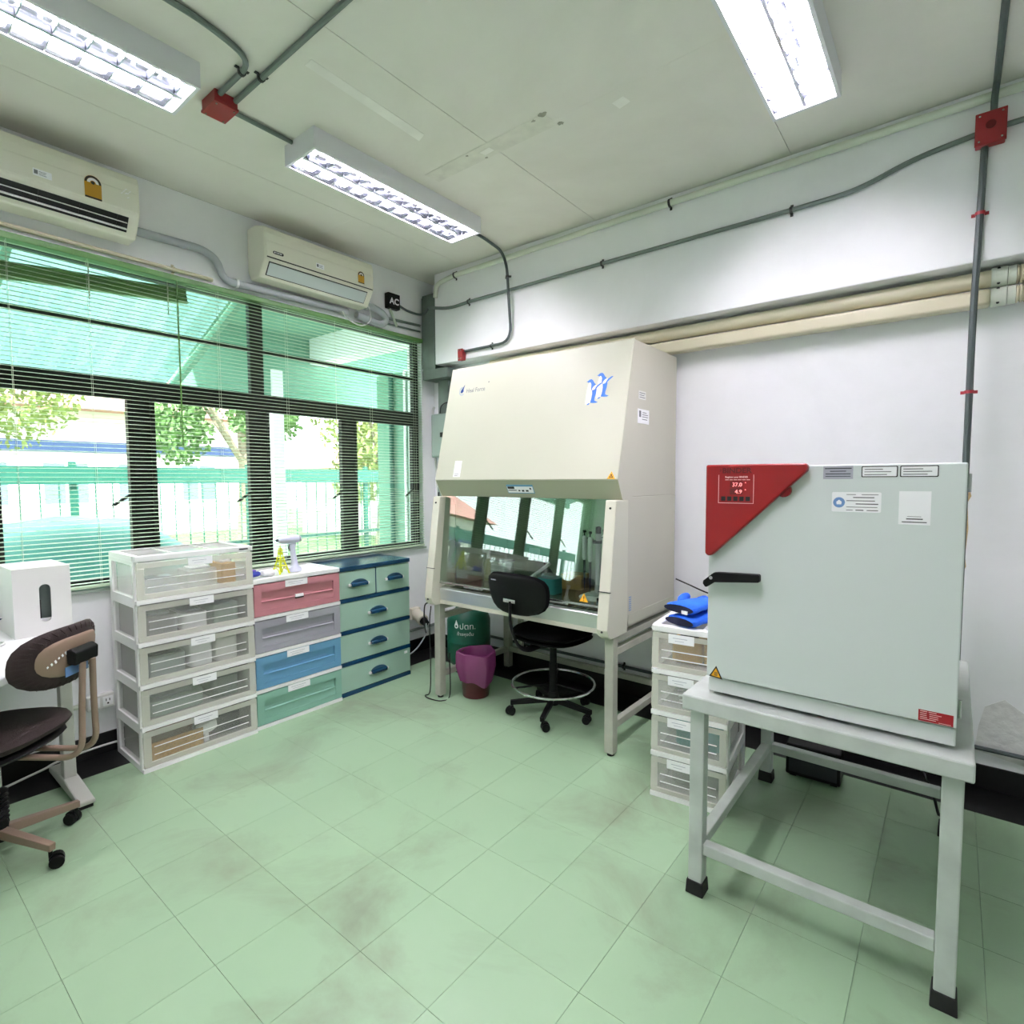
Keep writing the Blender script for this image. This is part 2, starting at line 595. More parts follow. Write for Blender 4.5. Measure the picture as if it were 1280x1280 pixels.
# black border strips along the two walls
b1 = MB().box(WX, edge_x - .001, FY, BY, -.004, .0)
obj('border_strip', b1, 'black_gloss', floor)
b2 = MB().box(edge_x - .001, RX, edge_y + .001, BY, -.004, .0)
obj('border_strip', b2, 'black_gloss', floor)

# ceiling: boards with fine joints
ceil = struct('ceiling', MB().box(WX - .1, RX + .1, FY - .1, BY + .1, CZ + .01, CZ + .12), 'seam_dark')
xs = [WX, -3.10, -1.905, -.728, .47, RX]
ys = [FY, -.14, 2.26, BY]
for i in range(5):
    for j in range(3):
        obj('ceiling_board', MB().box(xs[i] + .0015, xs[i + 1] - .0015, ys[j] + .0004, ys[j + 1] - .0004, CZ, CZ + .012), 'ceiling_paint', ceil)
# repaired strip in the ceiling: dirty scar left by a removed batten
sc_ = MB().prism([(-2.37, 2.20), (-1.56, 2.19), (-1.545, 2.25), (-1.56, 2.30), (-2.36, 2.30)], 'z', CZ - .0012, CZ)
mat('scar', '#DFDED3', .85, var=.10, vscale=14, bump=.2)
mat('scar_dark', '#A3A294', .9, var=.3, vscale=22)
mat('patch_pale', '#F0EFE8', .8, var=.1)
scar = obj('repair_strip', sc_, 'scar', ceil)
def blot(cx, cy, r, seed):
    rn = random.Random(seed)
    return [(cx + r * rn.uniform(.55, 1.2) * math.cos(R(t)), cy + r * .8 * rn.uniform(.55, 1.2) * math.sin(R(t))) for t in range(0, 360, 24)]
for k, (cx, cy, r) in enumerate(((-1.56, 2.195, .022), (-1.53, 2.30, .018), (-1.62, 2.205, .012), (-1.99, 2.29, .010), (-2.06, 2.215, .009))):
    obj('stain', MB().prism(blot(cx, cy, r, k), 'z', CZ - .0016, CZ - .0005), 'scar_dark', scar)
obj('paint_patch', MB().prism([(-1.99, 2.235), (-1.92, 2.23), (-1.915, 2.265), (-1.98, 2.27)], 'z', CZ - .002, CZ - .001), 'patch_pale', scar)
obj('paint_patch', MB().prism([(-1.27, 2.33), (-1.21, 2.32), (-1.20, 2.37), (-1.26, 2.385)], 'z', CZ - .0012, CZ), 'patch_pale', ceil)
obj('paint_patch', MB().prism([(-2.14, 1.33), (-2.09, 1.33), (-2.10, 1.95), (-2.16, 1.97)], 'z', CZ - .0012, CZ), 'patch_pale', ceil)

# window wall with its opening
wl = MB()
wl.box(WX - WT, WX, FY - WT, BY + .1, -.1, WIN_Z0)
wl.box(WX - WT, WX, FY - WT, BY + .1, WIN_Z1, CZ)
wl.box(WX - WT, WX, FY - WT, WIN_Y0, WIN_Z0, WIN_Z1)
wl.box(WX - WT, WX, WIN_Y1, BY + .1, WIN_Z0, WIN_Z1)
wall_left = struct('wall_left', wl, 'wall_paint')
wall_back = struct('wall_back', MB().box(WX - WT, RX + WT, BY, BY + WT, -.1, CZ), 'wall_paint')
struct('wall_right', MB().box(RX, RX + WT, FY - WT, BY, -.1, CZ), 'wall_paint')
struct('wall_front', MB().box(WX, RX, FY - WT, FY, -.1, CZ), 'wall_paint')
struct('trim_1', MB().box(-3.435, RX, BEAM_Y, BY, BEAM_Z, CZ), 'wall_paint', bev=.006)
# shallow recess step under the beam
struct('baseboard_left', MB().box(WX, WX + .012, FY, BY, 0, .115), 'black_gloss', bev=.003)
struct('baseboard_back', MB().box(WX + .012, RX, BY - .012, BY, 0, .115), 'black_gloss', bev=.003)
# peeled paint and rough plaster on the back wall
pts = [(.015, 1.49), (.055, 1.475), (.066, 1.41), (.053, 1.38), (.060, 1.25), (.052, 1.12), (.058, 1.07), (.04, 1.02), (.0, 1.03), (-.01, 1.3)]
obj('peeled_patch', MB().prism(pts, 'y', BY - .002, BY), 'peel', wall_back)
pts = [(.12, .18), (.36, .14), (.46, .2), (.44, .36), (.38, .44), (.29, .40), (.22, .45), (.15, .40), (.13, .3)]
obj('rough_plaster', MB().prism(pts, 'y', BY - .0015, BY), 'plaster_rough', wall_back)

# ------------------------------------------------------------------ window
win = thing('window_1', 'black framed window band with top lights behind the blinds', 'window', (0, 0, 0), kind='structure')
FX0, FX1 = WX - .09, WX - .045
def fr(name, y0, y1, z0, z1, p=win, x0=FX0, x1=FX1, m='frame_black', bev=.004):
    return obj(name, MB().box(x0, x1, y0, y1, z0, z1), m, p, bev=bev)
fr('outer_frame', WIN_Y0, WIN_Y1, WIN_Z0, WIN_Z0 + .04)
fr('outer_frame', WIN_Y0, WIN_Y1, WIN_Z1 - .035, WIN_Z1)
fr('outer_frame', WIN_Y0, WIN_Y0 + .07, WIN_Z0 + .04, WIN_Z1 - .035)
fr('outer_frame', WIN_Y1 - .055, WIN_Y1, WIN_Z0 + .04, WIN_Z1 - .035)
fr('transom', WIN_Y0 + .07, WIN_Y1 - .055, 1.985, 2.08)
for yc in (.49, 1.875):
    fr('mullion', yc - .05, yc + .05, WIN_Z0 + .04, 1.985)
    fr('mullion', yc - .045, yc + .045, 2.08, WIN_Z1 - .035)
secs = [(-.83, .44), (.54, 1.825), (1.925, 3.245)]
for a, b in secs:
    m_ = (a + b) / 2
    fr('mullion', m_ - .047, m_ + .047, WIN_Z0 + .04, 1.985)
    fr('glazing_bar', a + .005, b - .005, 2.355, 2.38)
    for z0, z1 in ((2.08, 2.355), (2.38, WIN_Z1 - .035)):
        obj('pane', MB().box(FX0 + .02, FX0 + .024, a, b, z0, z1), 'window_glass', win)
    for c0, c1, hs in ((a, m_ - .047, 1), (m_ + .047, b, -1)):
        ca = link('casement', None, win)
        s = .022
        obj('casement_frame', MB().box(FX0 + .008, FX1 + .006, c0, c0 + s, 0.94, 1.985).box(FX0 + .008, FX1 + .006, c1 - s, c1, .94, 1.985)
            .box(FX0 + .008, FX1 + .006, c0 + s, c1 - s, .94, .94 + s).box(FX0 + .008, FX1 + .006, c0 + s, c1 - s, 1.985 - s, 1.985), 'frame_black', ca)
        obj('pane', MB().box(FX0 + .02, FX0 + .024, c0 + s, c1 - s, .94 + s, 1.985 - s), 'window_glass', ca)
        yh = c1 - .01 if hs > 0 else c1 - .01
        obj('handle', MB().tube([(FX1 + .012, yh, 1.43), (FX1 + .016, yh - .02, 1.42), (FX1 + .02, yh - .11, 1.36)], .008, 6), 'frame_black', ca)
struct('trim_2', MB().box(WX - .045, WX + .02, WIN_Y0 - .02, WIN_Y1 + .02, WIN_Z0, WIN_Z0 + .018), 'sill_grey', bev=.004)

# ------------------------------------------------------------------ venetian blinds
BX = WX + .020
bl = thing('venetian_blind', 'pale green venetian blind lowered across the whole window', 'blind', (BX, 0, 0))
BY0, BY1 = -.95, 3.282
BZ0, BZ1 = .957, 2.665
obj('headrail', MB().box(-.022, .022, BY0, BY1, BZ1, BZ1 + .032), 'rail_green', bl, bev=.003)
obj('bottom_rail', MB().prism([(-.014, BZ0 - .03), (.014, BZ0 - .03), (.014, BZ0 - .02), (.006, BZ0 - .014), (-.006, BZ0 - .014), (-.014, BZ0 - .02)], 'y', BY0, BY1), 'slat_green', bl)
def slat_mesh(sag=None):
    prof = [(-.0125, -.0016), (-.005, .0004), (.005, .0004), (.0125, -.0016)]
    cuts = [BY0, 2.6, 2.85, BY1] if sag else [BY0, BY1]
    rings = []
    for yy in cuts:
        dz = 0
        if sag and yy > 2.8:
            dz = -sag * ((yy - 2.6) / .7)
        rings.append([(a, yy, z_ + dz) for a, z_ in prof] + [(a, yy, z_ + dz - .0005) for a, z_ in reversed(prof)])
    return MB().loft(rings).mesh('slat', 'slat_green', smooth=True)
NS = 76
flat = slat_mesh()
for i in range(NS):
    z = BZ0 + (BZ1 - BZ0 - .012) * i / (NS - 1)
    sg = 0
    if 1.34 < z < 1.46:
        sg = .055 * (z - 1.30) / .16
    o = link('slat', slat_mesh(sg) if sg else flat, bl)
    o.location = (0, 0, z)
    o.rotation_euler = (0, R(6), 0)
for yy in (-.6, -.05, .62, .94, 1.6, 2.05, 2.75, 3.2):
    for x_ in (.0135, -.0135):
        obj('ladder_cord', MB().cyl((x_, yy, BZ0 - .015), (x_, yy, BZ1), .0009, 5), 'cord_green', bl)
obj('tilt_wand', MB().cyl((.026, 1.365, 1.70), (.024, 1.365, BZ1), .0045, 8), 'stack_green', bl)
obj('pull_cord', MB().cyl((.022, 2.42, 1.05), (.022, 2.42, BZ1), .0012, 5).lathe([(.0, 0), (.008, .004), (.005, .03), (.0, .034)], 8, (.022, 2.42, 1.02)), 'cord_green', bl)

rb = thing('raised_blind', 'second green blind pulled up into a thick stack under the window head', 'blind', (WX - .0215, 0, 0))
obj('headrail', MB().box(-.017, .017, -.6, 1.44, 2.67, 2.697), 'rail_green', rb, bev=.002)
SLP = math.atan(.095)
st = MB()
for k in range(5):
    z0 = k * .0145
    st.prism([(-.012, z0), (.012, z0), (.0155, z0 + .006), (.012, z0 + .0125), (-.012, z0 + .0125), (-.0155, z0 + .006)], 'y', -2.04, 0)
so_ = obj('slat_stack', st, 'stack_green', rb)
so_.location = (0, 1.44, 2.578); so_.rotation_euler = (SLP, 0, 0)
so_ = obj('bottom_rail', MB().box(-.014, .014, -2.04, .005, -.014, -.001), 'rail_green', rb, bev=.003)
so_.location = (0, 1.44, 2.578); so_.rotation_euler = (SLP, 0, 0)
for yy in (.95, 1.33):
    obj('lift_tape', MB().box(.0165, .0175, yy, yy + .006, 2.47, 2.665), 'cord_green', rb)

# ------------------------------------------------------------------ air conditioners (front faces +x; local x along the wall)
def ac_unit(label, y0, W, open_flap, sx_, ss):
    H, D = .33, .215
    a = thing('air_conditioner', label, 'air conditioner', (WX, y0 + W / 2, 2.79), R(90), group='split air conditioners above the window')
    hw = W / 2
    prof = [(0, .055), (0, H), (-.10, H), (-D + .012, H - .03), (-D, H - .07), (-D - .002, .115), (-D + .004, .10), (-D + .075, .0), (-.03, .0)]
    obj('casing', MB().prism(prof, 'x', -hw, hw), 'ac_cream', a, bev=.010, seg=3)
    obj('front_panel', MB().prism([(-D - .001, .112), (-D - .006, .118), (-D - .004, .21), (-D + .002, .215)], 'x', -hw + .012, hw - .012), 'ac_cream', a, bev=.003)
    # sloping mouth
    o = Vector((0, -D + .075, 0)); v = Vector((0, -.071, .10)); L = v.length; v /= L
    n = Vector(X).cross(v)
    if open_flap:
        obj('air_outlet', MB().obox(o, X, v, n, -hw + .03, hw - .05, .030, .108, .0, .003), 'dark_slot', a)
        f = obj('flap', MB().obox(o, X, v, n, -hw + .03, hw - .055, .046, .052, .003, .020), 'white_dull', a)
        f2 = obj('flap', MB().obox(o, X, v, n, -hw + .03, hw - .055, .078, .081, .003, .013), 'white_dull', a)
        for k in range(5):
            xx = -hw + .1 + k * (W - .2) / 4
            obj('vane', MB().obox(o, X, v, n, xx, xx + .003, .034, .104, .003, .009), 'dark_slot', a)
    else:
        obj('air_outlet', MB().obox(o, X, v, n, -hw + .035, hw - .05, .022, .112, .0, .0025), 'dark_slot', a)
        obj('flap', MB().obox(o, X, v, n, -hw + .04, hw - .055, .027, .106, .0025, .007), 'ac_flap', a, bev=.002)
        obj('seam', MB().obox((0, -D - .0035, .105), X, Z, NY, -hw + .015, hw - .015, .004, .010, 0, .003), 'dark_slot', a)
    fy = -D - .0062
    # energy rating sticker: gold with a dark rainbow arch
    cx = hw - sx_
    plate = [(cx - .026 * ss, .178 - .045 * ss), (cx + .026 * ss, .178 - .045 * ss), (cx + .026 * ss, .178 + .012 * ss)] + [(cx + .026 * ss * math.cos(R(t)), .178 + .012 * ss + .026 * ss * math.sin(R(t))) for t in range(0, 181, 20)][1:] 
    stk = obj('energy_sticker', MB().prism(plate, 'y', fy - .001, fy + .006), 'sticker_gold', a)
    def ring(r0, r1):
        P = [(cx + r1 * math.cos(R(t)), .178 + .011 * ss + r1 * math.sin(R(t))) for t in range(0, 181, 15)]
        return P + [(cx + r0 * math.cos(R(t)), .178 + .011 * ss + r0 * math.sin(R(t))) for t in range(180, -1, -15)]
    arch = MB()
    Pq = ring(.019 * ss, .0255 * ss)
    m_ = len(Pq) // 2
    for i in range(m_ - 1):
        arch.oprism((0, fy - .0012, 0), X, Z, NY, [Pq[i], Pq[i + 1], Pq[-2 - i], Pq[-1 - i]], 0, .0006)
    obj('arch_print', arch, 'sticker_black', stk)
    arch = MB(); Pq = ring(.009 * ss, .018 * ss)
    for i in range(m_ - 1):
        arch.oprism((0, fy - .0012, 0), X, Z, NY, [Pq[i], Pq[i + 1], Pq[-2 - i], Pq[-1 - i]], 0, .0006)
    obj('arch_print', arch, 'label_white', stk)
    obj('arch_print', MB().oprism((0, fy - .0012, 0), X, Z, NY, [(cx +   .006 * ss * math.cos(R(t)), .178 + .012 * ss +   .006 * ss * math.sin(R(t))) for t in range(0, 360, 30)], 0, .0006), 'sticker_black', stk)
    obj('arch_print', MB().obox((0, fy - .0012, 0), X, Z, NY, cx - .026 * ss, cx + .026 * ss, .178 - .045 * ss, .178 - .039 * ss, 0, .0006), 'sticker_black', stk)
    nt_ = obj('paper_note', MB().box(-.06 if not open_flap else -.02, .0 if not open_flap else .05, fy - .0008, fy + .006, .14, .172), 'label_white', a)
    xx = -.06 if not open_flap else -.02
    obj('print', bars((xx, fy - .0008, .14), X, Z, [(.004, .018, .008, .026), (.022, .05, .021, .023), (.022, .046, .014, .016), (.022, .05, .007, .009)], base=.0002), 'print_grey', nt_)
    return a, hw, fy

a1, hw, fy = ac_unit('cream wall air conditioner with open flap and white scribble by its sticker', .30, .835, True, .205, 1.35)
sq = MB()
for k in range(9):
    x_ = hw - .085 + (k % 5) * .009; z_ = .19 + (k * 7 % 5) * .006 - (.02 if k > 6 else 0)
    sq.obox((x_, fy, z_), (.8, 0, .6), (-.6, 0, .8), NY, 0, .012, 0, .0035, 0, .0008)
obj('scribble', sq, 'label_white', a1)
a2, hw, fy = ac_unit('cream wall air conditioner with its flap closed, beside the black AC box', 1.81, .835, False, .115, 1.0)
lg = obj('maker_badge', MB().oprism((0, fy, 0), X, Z, NY, rrect(-hw + .055, -hw + .125, .140, .158, .008), -.005, .0008), 'sticker_black', a2)
obj('badge_lettering', bars((-hw + .076, fy - .0008, .146), X, Z, [(k * .008, k * .008 + .005, 0, .007) for k in range(5)], base=0), 'label_white', lg)
obj('badge_lettering', MB().oprism((-hw + .066, fy - .0008, .149), X, Z, NY, [(.005 * math.cos(R(t)), .005 * math.sin(R(t))) for t in range(0, 360, 30)], 0, .0006), 'label_white', lg)

# ------------------------------------------------------------------ ceiling light fixtures
def fixture():
    L, W, H = 1.20, .265, .10
    f = thing('ceiling_light', '', 'ceiling light', (0, 0, CZ - H), 0, group='louvred fluorescent ceiling fixtures')
    hb = MB()
    hb.box(-W / 2, W / 2, -L / 2, L / 2, H - .006, H)
    hb.box(-W / 2, -W / 2 + .004, -L / 2, L / 2, 0, H - .006).box(W / 2 - .004, W / 2, -L / 2, L / 2, 0, H - .006)
    hb.box(-W / 2 + .004, W / 2 - .004, -L / 2, -L / 2 + .004, 0, H - .006).box(-W / 2 + .004, W / 2 - .004, L / 2 - .004, L / 2, 0, H - .006)
    obj('housing', hb, 'fixture_white', f)
    obj('rim', MB().box(-W / 2, -W / 2 + .014, -L / 2, L / 2, -.003, 0).box(W / 2 - .014, W / 2, -L / 2, L / 2, -.003, 0)
        .box(-W / 2 + .014, W / 2 - .014, -L / 2, -L / 2 + .014, -.003, 0).box(-W / 2 + .014, W / 2 - .014, L / 2 - .014, L / 2, -.003, 0), 'fixture_white', f)
    obj('reflector', MB().box(-W / 2 + .006, W / 2 - .006, -L / 2 + .006, L / 2 - .006, H - .012, H - .008), 'reflector', f)
    for s in (-1, 1):
        obj('reflector', MB().prism([(s * .126, .004), (s * .124, .004), (s * .098, H - .014), (s * .100, H - .013)], 'y', -L / 2 + .02, L / 2 - .02), 'louver_metal', f)
    for x_ in (-.062, .062):
        t = obj('tube', MB().cyl((x_, -.565, .052), (x_, .565, .052), .019, 10), 'tube_glow', f)
        for s in (-1, 1):
            obj('tube_cap', MB().cyl((x_, s * .5655, .052), (x_, s * .59, .052), .0195, 10), 'tube_cap', t)
    # louvre: long V ribs and cross blades
    for x_ in (-.002,):
        obj('louver_rib', MB().prism([(x_ - .014, .030), (x_ + .018, .030), (x_ + .008, .001), (x_ - .004, .001)], 'y', -L / 2 + .02, L / 2 - .02), 'louver_metal', f)
    blade = MB().prism([(-.006, .026), (.006, .026), (.002, .002), (-.002, .002)], 'x', -.118, .118).mesh('louver_blade', 'louver_metal')
    bl2 = None
    for k in range(12):
        o = link('louver_blade', MB().prism([(-.006, .026), (.006, .026), (.002, .002), (-.002, .002)], 'x', -.122, -.016).prism([(-.006, .026), (.006, .026), (.002, .002), (-.002, .002)], 'x', .018, .122).mesh('louver_blade', 'louver_metal') if bl2 is None else bl2, f)
        bl2 = o.data
        o.location = (0, -.55 + k * .1, 0)
    return f
f0 = fixture()
spots = [(-2.592, 2.168, 'lit louvred fluorescent fixture between the red ceiling box and the back beam'),
         (-2.592, .455, 'lit louvred fluorescent fixture ending beside the red ceiling box, over the first air conditioner'),
         (-.558, 2.158, 'lit louvred fluorescent fixture in the row over the white incubator'),
         (-.558, .455, 'added unseen louvred fluorescent fixture over the open floor, brightening the room')]  # last one is an added lamp out of view, to brighten the room
for i, (x_, y_, lb) in enumerate(spots):
    o = f0 if i == 0 else copy_tree(f0)
    o.location = (x_, y_, CZ - .10)
    o['label'] = lb

# ------------------------------------------------------------------ conduits and boxes
def junction_box(label, loc, u, v, n, w_, h_, d_, screws=True):
    b = thing('junction_box', label, 'junction box', loc, 0, group='red electrical boxes')
    obj('box_body', MB().obox((0, 0, 0), u, v, n, -w_ / 2, w_ / 2, -h_ / 2, h_ / 2, 0, d_ * .8), 'box_red', b, bev=.004)
    obj('cover', MB().obox((0, 0, 0), u, v, n, -w_ / 2 - .003, w_ / 2 + .003, -h_ / 2 - .003, h_ / 2 + .003, d_ * .8, d_), 'box_red', b, bev=.002)
    o = Vector((0, 0, 0)); uu, vv, nn = Vector(u), Vector(v), Vector(n)
    for sx in (-1, 1):
        for sy in (-1, 1):
            c = uu * sx * (w_ / 2 - .012) + vv * sy * (h_ / 2 - .012)
            obj('screw', MB().cyl(c + nn * d_, c + nn * (d_ + .003), .004, 8), 'steel', b)
    return b
D_ = (0, 0, -1)
junction_box('red junction box on the ceiling between two light fixtures', (-2.625, 1.205, CZ), X, Y, D_, .13, .10, .055)
jb = junction_box('large red junction box high on the back wall beam', (.072, BEAM_Y, 3.01), X, Z, NY, .10, .13, .05)
obj('knockout', MB().cyl((0, -.05, .01), (0, -.0525, .01), .018, 14), 'oven_red_dark', jb)
junction_box('small red box on the beam edge over the safety cabinet', (-3.105, BEAM_Y, 2.492), X, Z, NY, .045, .085, .045)

def conduit(label, pts, r, m='conduit_grey', rad=.08, clips=(), clipm='clip_black', name='conduit', cat='conduit', n=8, group=None, cn=NY):
    pts = fillet(pts, rad, 6)
    t = thing(name, label, cat, pts[0], 0, group=group)
    p0 = Vector(pts[0])
    obj('pipe', MB().tube([Vector(p) - p0 for p in pts], r, n), m, t, smooth=True)
    cnv = Vector(cn)
    for c, ax in clips:
        c = Vector(c) - p0; ax = Vector(ax).normalized(); side = ax.cross(cnv)
        mb = MB()
        ring = [c + (side * math.cos(R(q)) + cnv * math.sin(R(q))) * (r + .003) for q in range(0, 181, 30)]
        ring = [ring[0] - cnv * r * .9 + side * .014] + [ring[0] - cnv * r * .9] + ring + [ring[-1] - cnv * r * .9] + [ring[-1] - cnv * r * .9 - side * .014]
        for a, b in zip(ring[:-1], ring[1:]):
            d = (b - a)
            mb.obox(a, d.normalized(), ax, d.normalized().cross(ax), 0, d.length, -.007, .007, -.0015, .0015)
        obj('saddle_clip', mb, clipm, t)
    return t
cy = CZ - .014
gr = 'grey electrical conduits'
conduit('grey ceiling conduit running straight across from the red box', [(-2.56, 1.245, cy), (1.85, 1.245, cy)], .0115, 'conduit_grey', clips=[((-2.33, 1.245, cy), X)], cn=D_)
conduit('grey ceiling conduit bending sideways just after the red box', [(-2.56, 1.178, cy), (-2.27, 1.178, cy), (-2.215, .98, cy), (-2.19, -.6, cy)], .0115, 'conduit_grey', .09, clips=[((-2.36, 1.178, cy), X)], cn=D_)
conduit('short grey conduit linking the red ceiling box to the next light', [(-2.64, 1.255, cy), (-2.645, 1.562, cy)], .0105, 'conduit_grey')
BF = BEAM_Y - .014
conduit('dark conduit dropping from the light down the beam to the small red box', [(-2.60, 2.772, 3.165), (-2.62, 2.95, 3.185), (-2.655, BF - .05, 3.175), (-2.61, BF - .046, 3.06), (-2.60, BF - .036, 2.80), (-2.60, BF - .006, 2.52), (-3.08, BF, 2.52)], .0105, 'conduit_dark', .12, clips=[((-2.606, BF - .043, 2.98), Z), ((-2.80, BF, 2.52), X)], clipm='clip_black')
conduit('long grey conduit along the beam rising in a bend to the large red box', [(-3.47, BF - .02, 2.93), (-3.25, BF, 2.885), (-3.036, BF, 2.897), (-1.846, BF, 2.905), (-.72, BF, 2.908), (-.42, BF, 2.915), (-.20, BF, 2.985), (.02, BF, 3.01)], .0125, 'conduit_grey', .10,
        clips=[((-3.036, BF, 2.897), X), ((-1.846, BF, 2.905), X), ((-.718, BF, 2.908), X)])
conduit('grey conduit leaving the large red box along the beam', [(.125, BF, 3.015), (1.85, BF, 3.03)], .0125)
conduit('tall grey conduit dropping from the large red box past the pipes', [(.055, BF, 2.945), (.04, BF, 2.2), (.035, BF, .35)], .0135, 'conduit_dark', clips=[((.0495, BF, 2.665), Z), ((.038, BF, 1.885), Z)], clipm='clip_red')
conduit('grey conduit from the ceiling down into the large red box', [(.09, .6, cy), (.085, BF - .048, cy), (.08, BF - .048, 3.12), (.08, BF - .02, 3.079)], .0125, 'conduit_dark', .07)
conduit('off-white painted pipe along the top of the beam with an elbow', [(-3.40, BF - .01, 3.0), (-3.385, BF - .012, 3.10), (-3.20, BF - .012, 3.128), (-1.3, BF - .012, 3.142), (1.85, BF - .012, 3.155)], .019, 'pipe_white', .14, clips=[((-1.382, BF - .012, 3.142), X), ((-3.17, BF - .012, 3.128), X)], name='pipe', cat='pipe', n=12)

# corner trunking
tk = thing('cable_trunking', 'grey-green square steel trunking standing in the room corner', 'trunking', (-3.60, BY, 2.40))
obj('upper_duct', MB().box(0, .155, -.16, 0, .03, .66), 'trunk_grey', tk, bev=.004)
obj('elbow_duct', MB().box(.0, .30, -.165, -.0, -.05, .03), 'trunk_grey', tk, bev=.004)
obj('lower_duct', MB().box(.09, .21, -.07, 0, -.34, -.05), 'trunk_grey', tk, bev=.004)
obj('lid', MB().box(-.002, .157, -.163, -.16, .05, .64), 'trunk_grey', tk)
pnl = thing('electrical_panel', 'grey steel electrical panel on the wall behind the safety cabinet', 'electrical panel', (-3.545, BY, 1.69))
obj('cabinet_body', MB().box(0, .34, -.12, 0, 0, .37), 'panel_grey', pnl, bev=.006)
dr = obj('door', MB().box(.008, .332, -.128, -.12, .012, .358), 'panel_grey', pnl, bev=.003)
obj('latch', MB().box(.12, .15, -.137, -.128, .17, .21), 'dark_slot', dr, bev=.002)
for k, (z_, w_, h_, m_) in enumerate(((1.30, .11, .14, 'panel_grey'), (1.03, .12, .17, 'white_dull'), (.86, .09, .09, 'white_plastic'))):
    br = thing('breaker_box', ('grey switch box below the electrical panel', 'white breaker box with a clear cover beside the safety cabinet', 'small white switch box lowest beside the safety cabinet post')[k], 'breaker box', (-3.54, BY, z_))
    obj('box_body', MB().box(0, w_, -.06, 0, 0, h_), m_, br, bev=.006)
    obj('cover', MB().box(.03, w_ - .01, -.068, -.06, .025, h_ - .02), 'poly_clear' if k == 1 else m_, br, bev=.003)
    obj('switch_toggle', MB().box(.012, .026, -.07, -.06, h_ * .4, h_ * .65), 'dark_slot', br, bev=.002)
conduit('white flexible cable hanging from the panel to the lower switch boxes', smoothpath([(-3.57, BY - .06, 2.13), (-3.60, BY - .05, 2.08), (-3.615, BY - .03, 1.85), (-3.58, BY - .03, 1.55), (-3.575, BY - .02, 1.25), (-3.59, BY - .02, 1.0), (-3.575, BY - .03, .88)], 5), .011, 'cable_white', .01, name='cable', cat='cable')
conduit('black looped cable on top of the electrical panel', smoothpath([(-3.47, BY - .09, 2.069), (-3.45, BY - .09, 2.13), (-3.36, BY - .09, 2.15), (-3.30, BY - .09, 2.069)], 5), .006, 'cable_black', .01, name='cable', cat='cable')
struct('trim_3', MB().box(-3.63, -3.44, BY - .10, BY, .715, .735), 'sill_grey')

# wall conduit and hoses around the second air conditioner
conduit('thick grey insulated hose from the first air conditioner stepping down', [(WX + .03, 1.142, 2.885), (WX + .03, 1.52, 2.895), (WX + .03, 1.60, 2.86), (WX + .03, 1.64, 2.745), (WX + .03, 1.95, 2.752), (WX + .03, 2.54, 2.760)], .024, 'hose_grey', .09, clips=[((WX + .03, 1.72, 2.747), Y)], clipm='white_plastic', name='hose', cat='hose', n=10, cn=X)
conduit('thin beige pipe running above the blinds', [(WX + .014, -1.5, 2.735), (WX + .014, 1.58, 2.735)], .012, 'pipe_cream', clips=[((WX + .014, 1.36, 2.735), Y)], clipm='pipe_cream', name='pipe', cat='pipe', cn=X)
conduit('fat grey hose looping round below the second air conditioner', smoothpath([(WX + .06, 2.675, 2.825), (WX + .06, 2.74, 2.835), (WX + .06, 2.84, 2.81), (WX + .06, 2.875, 2.765), (WX + .06, 2.83, 2.725), (WX + .06, 2.74, 2.73), (WX + .06, 2.60, 2.745)], 5), .027, 'hose_grey', .01, name='hose', cat='hose', n=10)
conduit('thin white wire looping below the second air conditioner', smoothpath([(WX + .11, 2.655, 2.84), (WX + .11, 2.69, 2.78), (WX + .11, 2.68, 2.70), (WX + .10, 2.60, 2.66), (WX + .09, 2.50, 2.69), (WX + .085, 2.46, 2.735)], 5), .005, 'cable_white', .01, name='wire', cat='wire')
conduit('upper grey conduit between hose loop and corner trunking', [(WX + .012, 2.9, 2.80), (WX + .012, BY - .17, 2.815)], .011, 'conduit_grey')
conduit('lower grey conduit between hose loop and corner trunking', [(WX + .012, 2.88, 2.755), (WX + .012, BY - .17, 2.765)], .008, 'conduit_grey')
acb = thing('switch_box', 'black square box with white AC letters beside the air conditioner', 'switch box', (WX, 2.975, 2.94), R(90))
obj('box_body', MB().box(-.06, .06, -.05, 0, -.06, .06), 'black_plastic', acb, bev=.005)
text('lettering', 'AC', .068, 'label_white', acb, (0, -.05, -.026), X, Z, 'CENTER', bold=.002)
conduit('short white conduit hanging below the black AC box', [(WX + .02, 2.95, 2.88), (WX + .02, 3.02, 2.75)], .011, 'pipe_white', name='pipe', cat='pipe')
conduit('dark cable from the black AC box to the corner trunking', smoothpath([(WX + .025, 3.035, 2.925), (WX + .03, 3.14, 2.90), (WX + .06, 3.26, 2.895), (-3.47, BF - .02, 2.93)], 5), .010, 'conduit_dark', .01, name='cable', cat='cable')

